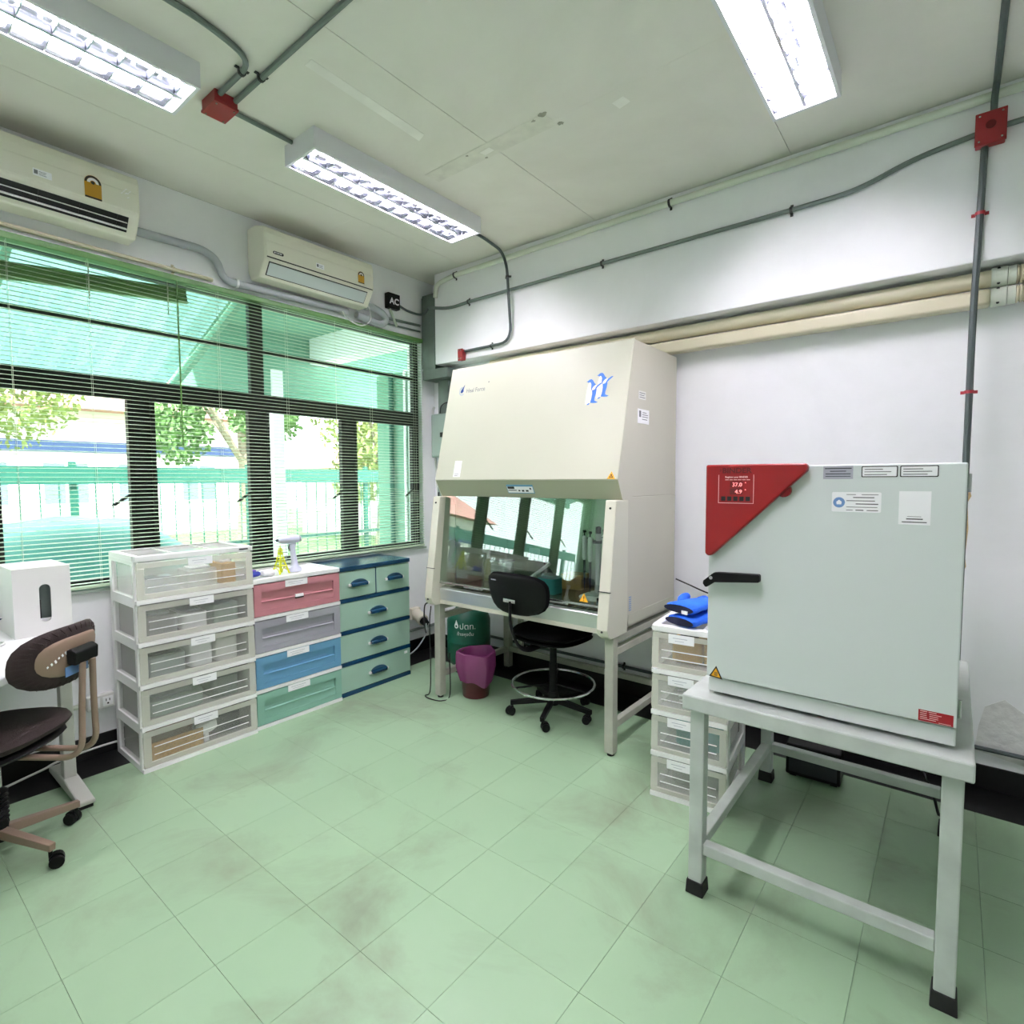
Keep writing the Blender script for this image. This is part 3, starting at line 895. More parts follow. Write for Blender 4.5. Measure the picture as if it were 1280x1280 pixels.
# two cream pipes under the beam
def duct_pipe(label, z, r, flat):
    t = thing('duct_pipe', label, 'pipe', (0, 3.385, z), 0, group='cream pipes under the beam')
    if flat:
        obj('straight_run', MB().box(-2.9, .10, -.04, .04, -r, r), 'pipe_cream', t, bev=.012, seg=3)
    else:
        obj('straight_run', MB().cyl((-2.9, 0, 0), (.10, 0, 0), r, 16), 'pipe_cream', t, smooth=True)
    obj('coupling', MB().cyl((.10, 0, 0), (.155, 0, 0), r + .006, 18), 'pipe_white', t, smooth=True, bev=.002)
    obj('coupling', MB().cyl((.157, 0, 0), (.185, 0, 0), r + .004, 18), 'pipe_white', t, smooth=True)
    for q in (50, -50):
        c = Vector((.125, -(r + .005) * math.cos(R(q)), (r + .005) * math.sin(R(q))))
        obj('screw_hole', MB().cyl(c, c + Vector((0, -.004, 0)), .006, 8), 'dark_slot', t)
    prof = []
    x_ = .187
    while x_ < 1.85:
        prof += [(x_, r + .003), (x_ + .006, r + .003), (x_ + .008, r - .004), (x_ + .011, r - .004)]
        x_ += .013
    hb = MB()
    hb.loft([[(a, rr * math.cos(2 * math.pi * j / 14), rr * math.sin(2 * math.pi * j / 14)) for j in range(14)] for a, rr in prof])
    obj('corrugated_hose', hb, 'pipe_cream', t)
    return t
duct_pipe('cream round pipe tucked directly under the beam with corrugated end', 2.405, .038, False)
duct_pipe('cream flat-sided pipe, the lower of two under the beam', 2.318, .036, True)

# ------------------------------------------------------------------ biosafety cabinet (local: front = -y, rear at y=0)
BW = .69
bs = thing('safety_cabinet', 'large cream biological safety cabinet with sloped front and glass sash', 'safety cabinet', (-2.075, 3.40, 0))
PB, PTp = Vector((0, -.77, 1.495)), Vector((0, -.59, 2.265))
obj('upper_housing', MB().prism([(0, 1.40), (0, 2.26), (-.585, 2.26), (-.762, 1.50), (-.70, 1.40)], 'x', -BW, BW), 'bsc_side', bs, bev=.004)
pv = (PTp - PB).normalized(); pn = Vector(X).cross(pv); PL = (PTp - PB).length
fp = obj('front_panel', MB().obox(PB, X, pv, pn, -BW - .001, BW + .001, 0, PL, -.012, .004), 'bsc_cream', bs, bev=.005)
bv = (Vector((0, -.77, 1.495)) - Vector((0, -.715, 1.388))).normalized(); bn = Vector(X).cross(bv)
band = obj('canopy_band', MB().prism([(-.768, 1.494), (-.713, 1.388), (-.66, 1.388), (-.66, 1.494)], 'x', -BW + .002, BW - .002), 'bsc_band', bs, bev=.002)
for s in (-1, 1):
    xa, xb = (BW - .0015, BW + .001) if s > 0 else (-BW - .001, -BW + .0015)
    obj('band_cheek', MB().prism([(-.769, 1.4945), (-.714, 1.387), (-.60, 1.387), (-.60, 1.4945)], 'x', xa, xb), 'bsc_side', bs)
# control display on the band
do = Vector((0, -.713, 1.388))
BLn = .1203
dsp = obj('control_display', MB().obox(do, X, bv, bn, -.085, .118, .030, .090, -.004, .002), 'drawer_blue', bs, bev=.002)
obj('display_face', MB().obox(do, X, bv, bn, -.080, .114, .036, .078, .0021, .0028), 'label_white', dsp)
obj('display_screen', MB().obox(do, X, bv, bn, -.076, -.024, .062, .078, .0029, .0034), 'sticker_black', dsp)
obj('display_print', bars(do, X, bv, [(-.076, -.012, .050, .055), (.002, .016, .046, .055), (.028, .046, .044, .055), (.058, .078, .044, .055), (.090, .102, .058, .070)], base=.0029), 'print_dark', dsp)
# emblem and name on the front panel
o0 = PB + pv * .62
ex = -.592
rg = MB()
arc = [(ex + .030 + .026 * math.cos(R(t)), .0 + .030 * math.sin(R(t))) for t in range(95, 316, 20)]
for (ax_, az_), (bx_, bz_), k in zip(arc[:-1], arc[1:], range(99)):
    th = .0015 + .0035 * math.sin(math.pi * k / 11)
    rg.oprism(o0, X, pv, pn, [(ax_, az_), (bx_, bz_), (bx_ * .94 + (ex + .03) * .06, bz_ * .9), (ax_ * .94 + (ex + .03) * .06, az_ * .9)], .0042, .0052)
obj('emblem_ring', rg, 'seal_blue', fp)
obj('emblem_drop', MB().oprism(o0, X, pv, pn, [(ex + .016, -.010), (ex + .030, -.014), (ex + .042, -.004), (ex + .040, .012), (ex + .048, .044), (ex + .030, .018), (ex + .018, .004)], .0042, .0056), 'logo_navy', fp)
text('name_lettering', 'Heal Force', .043, 'print_grey', fp, o0 + Vector((ex + .068, 0, 0)) + pv * -.016, X, pv, off=.0044, squash=.88)
obj('name_lettering', MB().oprism(o0, X, pv, pn, [(ex + .262 + .005 * math.cos(R(t)), .04 + .005 * math.sin(R(t))) for t in range(0, 360, 45)], .0042, .005), 'print_grey', fp)
# pair of penguins emblem
def pg(name, polys, m, ox, oy, s, lift=.0044):
    mb = MB()
    for P in polys:
        mb.oprism(PB, X, pv, pn, [(ox + a * s, oy - b * s) for a, b in P], lift, lift + .0008)
    obj(name, mb, m, fp)
def penguin(ox, oy, s):
    pg('emblem_white', [[(4.6, 3), (6, 5), (8.5, 10), (8.5, 14), (9.2, 18), (9, 24), (8, 29), (3.5, 31), (2.2, 30), (2, 20), (2.6, 12), (3.6, 6)],
                        [(9, 12), (12, 9), (14.5, 8), (14, 11), (11.5, 13.4), (9.2, 13.8)]], 'label_white', ox, oy, s)
    pg('emblem_blue', [[(0, 3), (2, 2.4), (4, .8), (6.5, .5), (8.5, 1.8), (11, 5.5), (13.2, 7.6), (11, 9), (9.4, 10.6), (8.2, 15), (7.2, 11), (7.2, 7), (6, 4.4), (4.2, 4.2), (3.4, 4.9), (2.6, 3.9)],
                       [(9.2, 14.3), (12, 13.8), (14.2, 11.6), (15, 14), (14.7, 19), (13.6, 24), (13.8, 27), (18.4, 29), (16, 29.8), (12, 29.6), (8.4, 29), (9.4, 24), (9.8, 19)],
                       [(4, 31), (6, 29.4), (8.2, 29.4), (7, 31), (5, 31.6)],
                       [(13, 11.6), (15.5, 8.6), (19, 6.4), (21, 6.2), (21.4, 6.8), (18, 9.4), (15, 12), (13.4, 13.2)]], 'logo_blue', ox, oy, s, .0046)
penguin(.485, .615, .0049)
penguin(.421, .585, .0049)
# printed code label (plain) and hazard triangle
ql = obj('paper_label', MB().obox(PB, X, pv, pn, -.525, -.463, .022, .130, .004, .0048), 'label_white', fp)
obj('print', bars(PB + Vector((-.515, 0, 0)) + pv * .03 + pn * .0048, X, pv, [(.0, .03, .0, .004), (.0, .04, .01, .013)], base=0), 'print_grey', ql)
wl_ = obj('hazard_label', MB().oprism(PB, X, pv, pn, [(.625, .004), (.675, .004), (.65, .046)], .004, .0048), 'warn_yellow', fp)
hz = MB()
for a in (90, 210, 330):
    c = (.65 + .007 * math.cos(R(a)), .018 + .007 * math.sin(R(a)))
    hz.oprism(PB, X, pv, pn, [(c[0] + .005 * math.cos(R(t)), c[1] + .005 * math.sin(R(t))) for t in range(0, 360, 60)], .0049, .0054)
obj('hazard_print', hz, 'sticker_black', wl_)
# lower body
for s in (-1, 1):
    xa, xb = (BW - .028, BW) if s > 0 else (-BW, -BW + .028)
    obj('side_panel', MB().prism([(0, .685), (0, 1.40), (-.70, 1.40), (-.655, 1.37), (-.655, .745), (-.64, .685)], 'x', xa, xb), 'bsc_side', bs, bev=.003)
    xa, xb = (BW - .062, BW + .004) if s > 0 else (-BW - .004, -BW + .062)
    post = [(-.655, 1.385), (-.76, 1.385), (-.80, 1.385), (-.885, .75), (-.885, .71), (-.875, .68), (-.85, .662), (-.82, .655), (-.655, .655)]
    post = [(-.655, 1.387), (-.79, 1.387), (-.878, .75), (-.882, .71), (-.87, .675), (-.84, .655), (-.655, .655)]
    po = obj('side_post', MB().prism(post, 'x', xa, xb), 'bsc_post', bs, bev=.006, seg=3)
    obj('seam', MB().obox((0, -.857, .905), X, (0, .137, .99), (0, -.99, .137), xa - .0005, xb + .0005, 0, .004, -.01, .0006 + .004), 'print_dark', po)
    for zz in (1.345, .70):
        yy = -.80 if zz > 1 else -.884
        obj('screw', MB().cyl(((xa + xb) / 2, yy + .02, zz), ((xa + xb) / 2, yy - .001, zz), .006, 8), 'rubber', po)
obj('bottom_pan', MB().box(-BW + .03, BW - .03, -.80, -.02, .66, .70), 'bsc_side', bs, bev=.004)
sd = obj('lower_side_strip', MB().box(BW, BW + .0035, -.645, -.01, .695, .752), 'bsc_cream', bs, bev=.001)
obj('lower_side_strip', MB().box(-BW - .0035, -BW, -.645, -.01, .695, .752), 'bsc_cream', bs, bev=.001)
iw = BW - .064
obj('front_lip', MB().prism([(-.800, .685), (-.806, .768), (-.79, .774), (-.765, .774), (-.765, .70), (-.77, .685)], 'x', -iw, iw), 'steel_bright', bs, bev=.004)
gr_ = MB().box(-iw, iw, -.764, -.66, .750, .760)
gp = obj('air_grille', gr_, 'grille_dark', bs)
gb = MB().box(-iw, iw, -.71, -.706, .7605, .7665)
gb_me = None
for k in range(28):
    o = obj('grille_bar', MB().box(-.006, .006, -.762, -.662, .7602, .764), 'worktop', gp) if k == 0 else link('grille_bar', gb_me, gp)
    gb_me = o.data
    o.location.x = -iw + .02 + k * (2 * iw - .04) / 27
obj('work_surface', MB().box(-iw, iw, -.659, -.09, .745, .765), 'worktop', bs, bev=.002)
obj('inner_back', MB().box(-iw, iw, -.09, -.075, .745, 1.40), 'steel_green', bs)
for s in (-1, 1):
    obj('inner_side', MB().box(s * (iw - .004) - .002, s * (iw - .004) + .002, -.65, -.09, .766, 1.39), 'steel_green', bs)
    # two socket plates on the inner back
    so = obj('socket_plate', MB().box(s * .35 - .05, s * .35 + .05, -.10, -.09, .92, .99), 'white_dull', bs, bev=.004)
# sash glass
sa, sb_ = Vector((0, -.735, 1.39)), Vector((0, -.80, .815))
svv = (sa - sb_).normalized(); snn = Vector(X).cross(svv); SL = (sa - sb_).length
sash = obj('glass_sash', MB().obox(sb_, X, svv, snn, -iw, iw, 0, SL, -.003, .003), 'sash_glass', bs)
obj('sash_edge', MB().obox(sb_, X, svv, snn, -iw, iw, -.012, .0, -.006, .006), 'steel', sash, bev=.002)
hs_ = obj('hazard_label', MB().oprism(sb_, X, svv, snn, [(.475, .010), (.53, .010), (.5025, .058)], .0032, .0042), 'warn_yellow', bs)
obj('hazard_print', MB().oprism(sb_, X, svv, snn, [(.499, .040), (.506, .040), (.504, .024), (.501, .024)], .0043, .0048).oprism(sb_, X, svv, snn, [(.500, .016), (.505, .016), (.505, .020), (.500, .020)], .0043, .0048), 'sticker_black', hs_)
# stickers on the outer side
def side_sticker(name, y0, y1, z0, z1, m, prints, pm='print_grey'):
    a = obj(name, MB().box(BW + .0002, BW + .0012, y0 - 3.40, y1 - 3.40, z0, z1), m, bs)
    if prints:
        obj('print', bars((BW + .0012, y0 - 3.40, z0), Y, Z, prints, base=0), pm, a)
    return a
side_sticker('rating_plate', 2.865, 2.955, 1.945, 1.99, 'white_dull', [(.01, .08, .032, .036), (.01, .07, .02, .024), (.01, .08, .008, .012)])
side_sticker('paper_label', 2.855, 3.0, 1.81, 1.89, 'label_white', [(.015, .04, .035, .07), (.06, .11, .06, .064), (.055, .13, .048, .052), (.055, .13, .036, .04), (.055, .12, .022, .026)])
side_sticker('ink_print', 2.765, 2.80, .77, .86, 'bsc_side', [(.0, .028, .0 + k * .012, .006 + k * .012) for k in range(7)], 'seal_blue').data.materials[0] = MATS['bsc_side']
# wand ends lying on the grille
for k, (x_, y_, rz) in enumerate(((-2.50, 2.705, -.03), (-1.83, 2.705, -.05))):
    p = thing('white_marker', ('white plastic tube on the cabinet grille beside the hose', 'white plastic tube on the cabinet grille behind the black chair')[k], 'tube', (x_, y_, .7642), rz)
    obj('barrel', MB().cyl((-.075, 0, .0115), (.06, 0, .0115), .0115, 12), 'white_plastic', p, smooth=True)
    obj('cap', MB().cyl((.0605, 0, .0115), (.085, 0, .0115), .0105, 12), 'white_dull', p, smooth=True)

# stand below the cabinet
st_ = thing('cabinet_stand', 'grey steel stand with square legs under the safety cabinet', 'stand', (-2.075, 3.40, 0))
LX = BW - .03
for sx in (-1, 1):
    for y_ in (-.775, -.03):
        lg = obj('leg', MB().box(sx * LX - .027, sx * LX + .027, y_ - .027, y_ + .027, .015, .655), 'stand_paint', st_, bev=.005)
        obj('foot', MB().cyl((sx * LX, y_, 0), (sx * LX, y_, .015), .02, 12), 'rubber', lg)
    obj('side_rail', MB().box(sx * LX - .018, sx * LX + .018, -.748, -.057, .545, .585), 'stand_paint', st_, bev=.004)
    obj('side_rail', MB().box(sx * LX - .018, sx * LX + .018, -.748, -.057, .14, .18), 'stand_paint', st_, bev=.004)
    obj('side_rail', MB().box(sx * LX - .022, sx * LX + .022, -.748, -.057, .615, .655), 'stand_paint', st_, bev=.004)
obj('rear_rail', MB().box(-LX + .027, LX - .027, -.048, -.012, .14, .18), 'stand_paint', st_, bev=.004)
obj('rear_rail', MB().box(-LX + .027, LX - .027, -.048, -.012, .615, .655), 'stand_paint', st_, bev=.004)
# rear post partway along, seen behind the chair
obj('rear_post', MB().box(-.55, -.515, -.047, -.012, .18, .615), 'stand_paint', st_, bev=.004)

# things inside the cabinet
WZ = .765
ps = thing('pipette_stand', 'round grey pipette carousel stand on the cabinet worktop', 'pipette stand', (-1.70, 2.98, WZ))
obj('base', MB().lathe([(.0, 0), (.115, 0), (.118, .008), (.10, .016), (.03, .03), (.0, .03)], 28), 'pip_white', ps, smooth=True)
obj('base_pad', MB().prism(rrect(-.055, .03, -.075, .03, .012), 'z', .0205, .036), 'pip_grey', ps, bev=.003)
obj('column', MB().lathe([(.024, .03), (.018, .1), (.016, .36), (.018, .36), (.018, .40), (.0, .40)], 16), 'pip_grey', ps, smooth=True)
obj('top_grip', MB().lathe([(.0, .40), (.017, .40), (.017, .44), (.0, .445)], 14), 'black_plastic', ps, smooth=True)
obj('holder_ring', MB().lathe([(.018, .345), (.068, .345), (.068, .355), (.018, .355)], 20), 'dark_item', ps)
pip0 = None
for k, a in enumerate((200, 265, 325, 30, 95)):
    x_, y_ = -1.70 + .086 * math.cos(R(a)), 2.98 + .086 * math.sin(R(a))
    if pip0 is None:
        p = thing('pipette', 'grey hand pipette with black plunger hanging on the carousel stand', 'pipette', (x_, y_, WZ), 0, group='pipettes on the carousel stand')
        obj('handle', MB().lathe([(.0, .235), (.010, .235), (.0145, .25), (.0145, .375), (.009, .385), (.0, .385)], 12), 'pip_white', p, smooth=True)
        obj('plunger', MB().lathe([(.004, .385), (.004, .405), (.011, .405), (.011, .418), (.0, .42)], 10), 'black_plastic', p, smooth=True)
        obj('shaft', MB().lathe([(.0, .05), (.0025, .05), (.006, .14), (.0085, .235)], 10), 'dark_item', p, smooth=True)
        obj('finger_hook', MB().box(-.028, -.0147, -.006, .006, .365, .373), 'dark_item', p, bev=.002)
        pip0 = p
    else:
        p = copy_tree(pip0)
        p.location = (x_, y_, WZ)
    p.rotation_euler.z = R(a)
cb = thing('carton', 'small tan cardboard box on the cabinet worktop beside the pipettes', 'box', (-1.98, 3.16, WZ), R(6))
obj('tray', MB().box(-.075, .075, -.06, .06, 0, .07), 'tan_card', cb, bev=.002)
obj('lid', MB().box(-.077, .077, -.062, .062, .0705, .10), 'amber_box', cb, bev=.002)
tb_ = thing('plastic_tub', 'grey-green plastic tub with a lid on the cabinet worktop behind the chair', 'tub', (-2.03, 2.93, WZ), 0)
obj('tub_body', MB().prism(rrect(-.07, .07, -.055, .055, .02), 'z', 0, .10), 'teal_box', tb_, bev=.004)
obj('lid', MB().prism(rrect(-.074, .074, -.059, .059, .022), 'z', .1002, .118), 'poly_clear', tb_, bev=.003)
wp = thing('waste_carton', 'grey square container standing by the cabinet side wall', 'container', (-2.50, 3.02, WZ), 0)
obj('container_body', MB().box(-.065, .065, -.055, .055, 0, .15), 'panel_grey', wp, bev=.006)
obj('rim', MB().box(-.07, .07, -.06, .06, .1502, .163), 'pale_steel', wp, bev=.004)
hs2 = thing('suction_hose', 'white flexible hose curling on the cabinet worktop', 'hose', (-2.33, 2.90, WZ), 0)
obj('hose_run', MB().tube(smoothpath([(-.05, .07, .03), (-.10, .02, .022), (-.08, -.05, .0125), (.0, -.07, .0125), (.08, -.03, .03), (.16, .06, .10), (.22, .15, .17)], 6), .0115, 10), 'cable_white', hs2, smooth=True)
obj('nozzle', MB().cyl((-.05, .072, .03), (-.03, .11, .035), .007, 10), 'steel', hs2, smooth=True)
vp = thing('vacuum_flask', 'dark bottle with red cap on the cabinet worktop near the hose', 'bottle', (-2.20, 3.14, WZ), 0)
obj('bottle_body', MB().lathe([(0, 0), (.04, 0), (.042, .01), (.042, .09), (.018, .12), (.016, .135), (0, .135)], 18), 'dark_item', vp, smooth=True)
obj('cap', MB().lathe([(.0, .1352), (.02, .1352), (.02, .16), (0, .162)], 14), 'bin_maroon', vp, smooth=True)
bt = thing('wash_bottle', 'green and white spray bottle by the cabinet side wall', 'bottle', (-2.64, 3.03, WZ), 0)
obj('bottle_body', MB().lathe([(0, 0), (.035, 0), (.036, .01), (.036, .13), (.014, .16), (0, .16)], 16), 'leaf_light', bt, smooth=True)
obj('spray_head', MB().lathe([(0, .1602), (.014, .1602), (.014, .20), (0, .20)], 12).box(-.05, .014, -.01, .01, .2002, .225), 'pip_white', bt)
pc = thing('pipette_controller', 'grey pipette controller with white nose by the cabinet post', 'pipette controller', (-1.50, 2.88, WZ), R(20))
obj('grip', MB().lathe([(0, 0), (.028, 0), (.03, .02), (.024, .12), (.0, .12)], 14), 'handle_navy', pc, smooth=True)
obj('nose', MB().lathe([(.0, .1202), (.026, .1202), (.026, .19), (.016, .205), (0, .207)], 14), 'pip_white', pc, smooth=True)
p = thing('sample_bottle', 'short white bottle lying beside the pipette stand', 'bottle', (-1.60, 2.83, WZ), R(35))
obj('bottle_body', MB().cyl((0, 0, .022), (.055, 0, .022), .022, 14), 'pip_white', p, smooth=True)
obj('cap', MB().cyl((-.02, 0, .022), (-.0005, 0, .022), .016, 14), 'black_plastic', p, smooth=True)

# ------------------------------------------------------------------ incubator on its bench
bn_ = thing('steel_bench', 'grey painted steel bench with square legs under the incubator', 'bench', (-.33, 1.875, 0))
TW, TD, TH = .80, 1.06, .74
obj('bench_top', MB().box(-TW / 2, TW / 2, 0, TD, TH - .055, TH), 'bench_paint', bn_, bev=.006)
for sx in (-1, 1):
    for y_ in (.055, TD - .05):
        lx = sx * (TW / 2 - .045)
        lg = obj('leg', MB().box(lx - .025, lx + .025, y_ - .025, y_ + .025, .035, TH - .055), 'bench_paint', bn_, bev=.004)
        obj('rubber_foot', MB().loft([[(lx - .032, y_ - .032, 0), (lx + .032, y_ - .032, 0), (lx + .032, y_ + .032, 0), (lx - .032, y_ + .032, 0)],
                                      [(lx - .029, y_ - .029, .05), (lx + .029, y_ - .029, .05), (lx + .029, y_ + .029, .05), (lx - .029, y_ + .029, .05)]]), 'rubber', lg, bev=.003)
    lx = sx * (TW / 2 - .045)
    obj('side_rail', MB().box(lx - .02, lx + .02, .08, TD - .075, .155, .195), 'bench_paint', bn_, bev=.004)
obj('front_rail', MB().box(-TW / 2 + .07, TW / 2 - .07, .035, .075, .155, .195), 'bench_paint', bn_, bev=.004)
obj('rear_rail', MB().box(-TW / 2 + .07, TW / 2 - .07, TD - .07, TD - .03, .155, .195), 'bench_paint', bn_, bev=.004)

OW, OD = .685, .60
ov = thing('incubator', 'pale grey laboratory incubator with a red triangular control panel', 'incubator', (-.315, 1.945, TH))
hw = OW / 2
obj('base_plinth', MB().box(-hw, hw, -.012, OD, .012, .062), 'oven_base', ov, bev=.005)
for sx in (-1, 1):
    for y_ in (.04, OD - .06):
        obj('foot', MB().cyl((sx * (hw - .05), y_, 0), (sx * (hw - .05), y_, .012), .022, 14), 'rubber', ov)
obj('body', MB().box(-hw + .002, hw - .002, .022, OD, .0625, .80), 'oven_paint', ov, bev=.006)
obj('gap_gasket', MB().box(-hw + .012, hw - .012, .008, .0215, .064, .79), 'rubber', ov)
fy = -.032
door = obj('door', MB().box(-hw, hw, fy, .0075, .072, .80), 'oven_paint', ov, bev=.004)
for z_ in (.09, .72):
    obj('hinge', MB().cyl((hw + .004, .012, z_), (hw + .004, .012, z_ + .05), .006, 10), 'steel', door)
# red triangular control panel
rt = [(-hw - .003, .806), (-hw - .003, .505), (-hw + .006, .497), (-hw + .020, .499), (-hw + .305, .782), (-hw + .308, .796), (-hw + .300, .806)]
red = obj('control_panel', MB().oprism((0, 0, 0), X, Z, NY, rt, -fy + .0003, -fy + .030), 'oven_red', ov, bev=.007, seg=3)
py_ = fy - .0302
obj('knob', MB().cyl((-hw + .238, fy - .0005, .722), (-hw + .238, fy - .020, .722), .022, 18), 'oven_red', red, smooth=True, bev=.002)
dx, dz = -hw + .040, .678
text('maker_lettering', 'BINDER', .0235, 'oven_red_dark', red, (dx + .012, py_, dz + .100), X, Z, bold=.0008, squash=1.15)
obj('maker_lettering', MB().oprism((dx + .003, py_, dz + .101), X, Z, NY, [(0, 0), (.007, .008), (0, .016), (.003, .008)], 0, .0008), 'oven_red_dark', red)
obj('display_frame', bars((dx, py_, dz), X, Z, [(0, .0016, 0, .094), (.111, .1126, 0, .094), (0, .1126, 0, .0016)], base=.0), 'print_pink', red)
text('display_lettering', 'Register your BINDER', .0078, 'print_pink', red, (dx + .022, py_, dz + .084), X, Z, bold=.0002)
obj('display_lettering', bars((dx + .022, py_, dz + .0765), X, Z, [(k * .0135, k * .0135 + .011, 0, .0022) for k in range(6)], base=0), 'print_pink', red)
for r_, (zz, s_) in enumerate(((.0555, '37.0'), (.0325, '4.9'))):
    obj('display_window', MB().obox((dx, py_, dz), X, Z, NY, .038, .078, zz - .003, zz + .017, .0, .0007), 'oven_red_dark', red)
    text('digits', s_, .0185, 'digit_glow', red, (dx + .0765, py_ - .0008, dz + zz), X, Z, 'RIGHT')
    obj('degree_mark', MB().obox((dx + .085, py_, dz + zz + .011), X, Z, NY, 0, .003, 0, .003, 0, .0008), 'digit_glow', red)
for k in range(5):
    obj('button', MB().obox((dx + .010 + k * .0195, py_, dz + .008), X, Z, NY, 0, .0135, 0, .0145, 0, .001), 'sticker_black', red)
# handle
hd = obj('handle', MB().oprism((0, 0, 0), X, Z, NY, [(-hw - .004, .402), (-hw + .004, .391), (-hw + .010, .392), (-hw + .034, .410), (-hw + .175, .424), (-hw + .178, .428), (-hw + .178, .446), (-hw + .174, .450), (-hw + .045, .4445), (-hw + .032, .4425), (-hw - .003, .412)], -fy + .018, -fy + .042), 'black_plastic', door, bev=.003)
obj('handle_stem', MB().cyl((-hw + .026, fy, .425), (-hw + .026, fy - .018, .425), .012, 12), 'black_plastic', door)
obj('handle_screw', MB().cyl((-hw + .024, fy - .042, .425), (-hw + .024, fy - .044, .425), .006, 12), 'steel', hd)
def sticker(parent, name, x0, x1, z0, z1, m, prints=(), pm='print_grey', y=fy, th=.0008, r=0):
    poly = rrect(x0, x1, z0, z1, r, 3) if r else [(x0, z0), (x1, z0), (x1, z1), (x0, z1)]
    a = obj(name, MB().oprism((0, y, 0), X, Z, NY, poly, .0002, th), m, parent)
    if prints:
        obj('print', bars((x0, y - th, z0), X, Z, prints, base=0), pm, a)
    return a
def ox(wx): return wx + .315
def oz(wz): return wz - TH
sticker(door, 'type_plate', ox(-.313), ox(-.235), oz(1.497), oz(1.536), 'label_grey', [(.004, .074, .030, .033), (.018, .060, .022, .0245), (.006, .072, .014, .0165), (.006, .072, .007, .009)], 'print_dark')
for x0, x1, nn in ((-.214, -.126, 0), (-.121, -.034, 1)):
    a = sticker(door, 'framed_label', ox(x0), ox(x1), oz(1.502), oz(1.534), 'sticker_black', r=.003)
    b_ = sticker(a, 'label_face', ox(x0) + .0025, ox(x1) - .0025, oz(1.5045), oz(1.5315), 'label_white', [(.005, .05, .019, .021), (.005, .07, .012, .0138), (.005, .06, .004, .006)], 'print_dark', th=.0012, r=.002)
lab = sticker(door, 'asset_label', ox(-.288), ox(-.163), oz(1.399), oz(1.458), 'label_white', [(.038, .062, .051, .0525), (.076, .118, .051, .0525), (.055, .108, .042, .0445), (.038, .11, .0325, .0345), (.062, .118, .023, .0255), (.038, .116, .014, .0155), (.038, .055, .005, .0065), (.062, .082, .0045, .007), (.09, .118, .0045, .0065)], 'print_dark', r=.004)
lc = (ox(-.288) + .019, oz(1.399) + .028)
obj('seal_print', MB().oprism((0, fy - .0009, 0), X, Z, NY, [(lc[0] + .0155 * math.cos(R(t)), lc[1] + .0155 * math.sin(R(t))) for t in range(0, 360, 20)], 0, .0004), 'seal_blue', lab)
obj('seal_print', MB().oprism((0, fy - .0013, 0), X, Z, NY, [(lc[0] - .006, lc[1] - .006), (lc[0] + .006, lc[1] - .006), (lc[0] + .007, lc[1] + .002), (lc[0], lc[1] + .008), (lc[0] - .007, lc[1] + .002)], 0, .0004), 'label_white', lab)
sticker(door, 'paper_label', ox(-.121), ox(-.048), oz(1.368), oz(1.462), 'label_white', [(.020, .052, .0225, .0235), (.018, .056, .0145, .0175), (.008, .065, .006, .0085)], 'print_dark')
wa = obj('warning_label', MB().oprism((0, fy, 0), X, Z, NY, [(ox(-.648), oz(.812)), (ox(-.602), oz(.808)), (ox(-.624), oz(.852))], .0002, .0008), 'sticker_black', door)
obj('warning_face', MB().oprism((0, fy - .0008, 0), X, Z, NY, [(ox(-.641), oz(.8155)), (ox(-.609), oz(.8125)), (ox(-.6245), oz(.844))], 0, .0005), 'warn_yellow', wa)
obj('warning_print', bars((ox(-.6285), fy - .0013, oz(.8175)), X, Z, [(k * .0035, k * .0035 + .0018, .002, .013) for k in range(3)] + [(-.001, .009, 0, .0015)], base=0), 'print_dark', wa)
sticker(door, 'red_label', ox(-.058), ox(.020), oz(.815), oz(.847), 'red_label', [(.004, .020, .0275, .0295), (.023, .041, .0275, .0295), (.004, .019, .022, .0235), (.025, .052, .022, .0235), (.004, .019, .0165, .018), (.025, .045, .0165, .018), (.004, .020, .011, .0125), (.025, .045, .011, .0125), (.004, .040, .006, .0075), (.046, .073, .0025, .004)], 'print_pink')

# ------------------------------------------------------------------ black case, cables under the bench
bc = thing('black_case', 'black equipment case on the floor behind the bench legs', 'case', (-.50, 2.99, 0), R(2))
obj('case_body', MB().box(-.12, .12, 0, .15, .012, .17), 'black_plastic', bc, bev=.008)
for sx in (-1, 1):
    obj('foot', MB().box(sx * .09 - .015, sx * .09 + .015, .02, .13, 0, .012), 'rubber', bc)
obj('front_panel', MB().box(-.105, .105, -.003, -.0002, .03, .15), 'dark_item', bc)
def cable(label, pts, r, m='cable_black', name='cable', n=7):
    P = smoothpath(pts, 6)
    t = obj(name, MB().tube([Vector(p) - Vector(pts[0]) for p in P], r, n), m, None, smooth=True)
    t.location = pts[0]
    return tag(t, label, 'cable')
cable('black power cable drooping in a loop behind the bench rail', [(-.09, 2.98, .25), (-.03, 2.99, .12), (.0, 3.0, .02), (.03, 3.02, .15), (.035, 3.2, .30), (.04, BY - .02, .40)], .006)
cable('black lead along the wall from the cabinet to the incubator', [(-1.375, 3.40, .86), (-1.30, 3.42, .83), (-1.15, 3.42, .785), (-1.0, 3.42, .79), (-.7, 3.42, .80), (-.45, 2.56, .82)], .0045)
conduit('dark pipe with black clips along the back wall near the floor', [(-3.40, BY - .022, .20), (1.85, BY - .022, .20)], .011, 'conduit_dark', clips=[((-2.62, BY - .022, .20), X), ((-1.75, BY - .022, .20), X), ((-.6, BY - .022, .2), X)], name='pipe', cat='pipe')

# ------------------------------------------------------------------ drawer towers (local: width x, front -y, rear y=0)
def contents(name, label, cat, loc, rz, parts, group=None):
    t = thing(name, label, cat, loc, rz, group)
    for n_, mb, m_, bv_ in parts:
        obj(n_, mb, m_, t, bev=bv_)
    return t

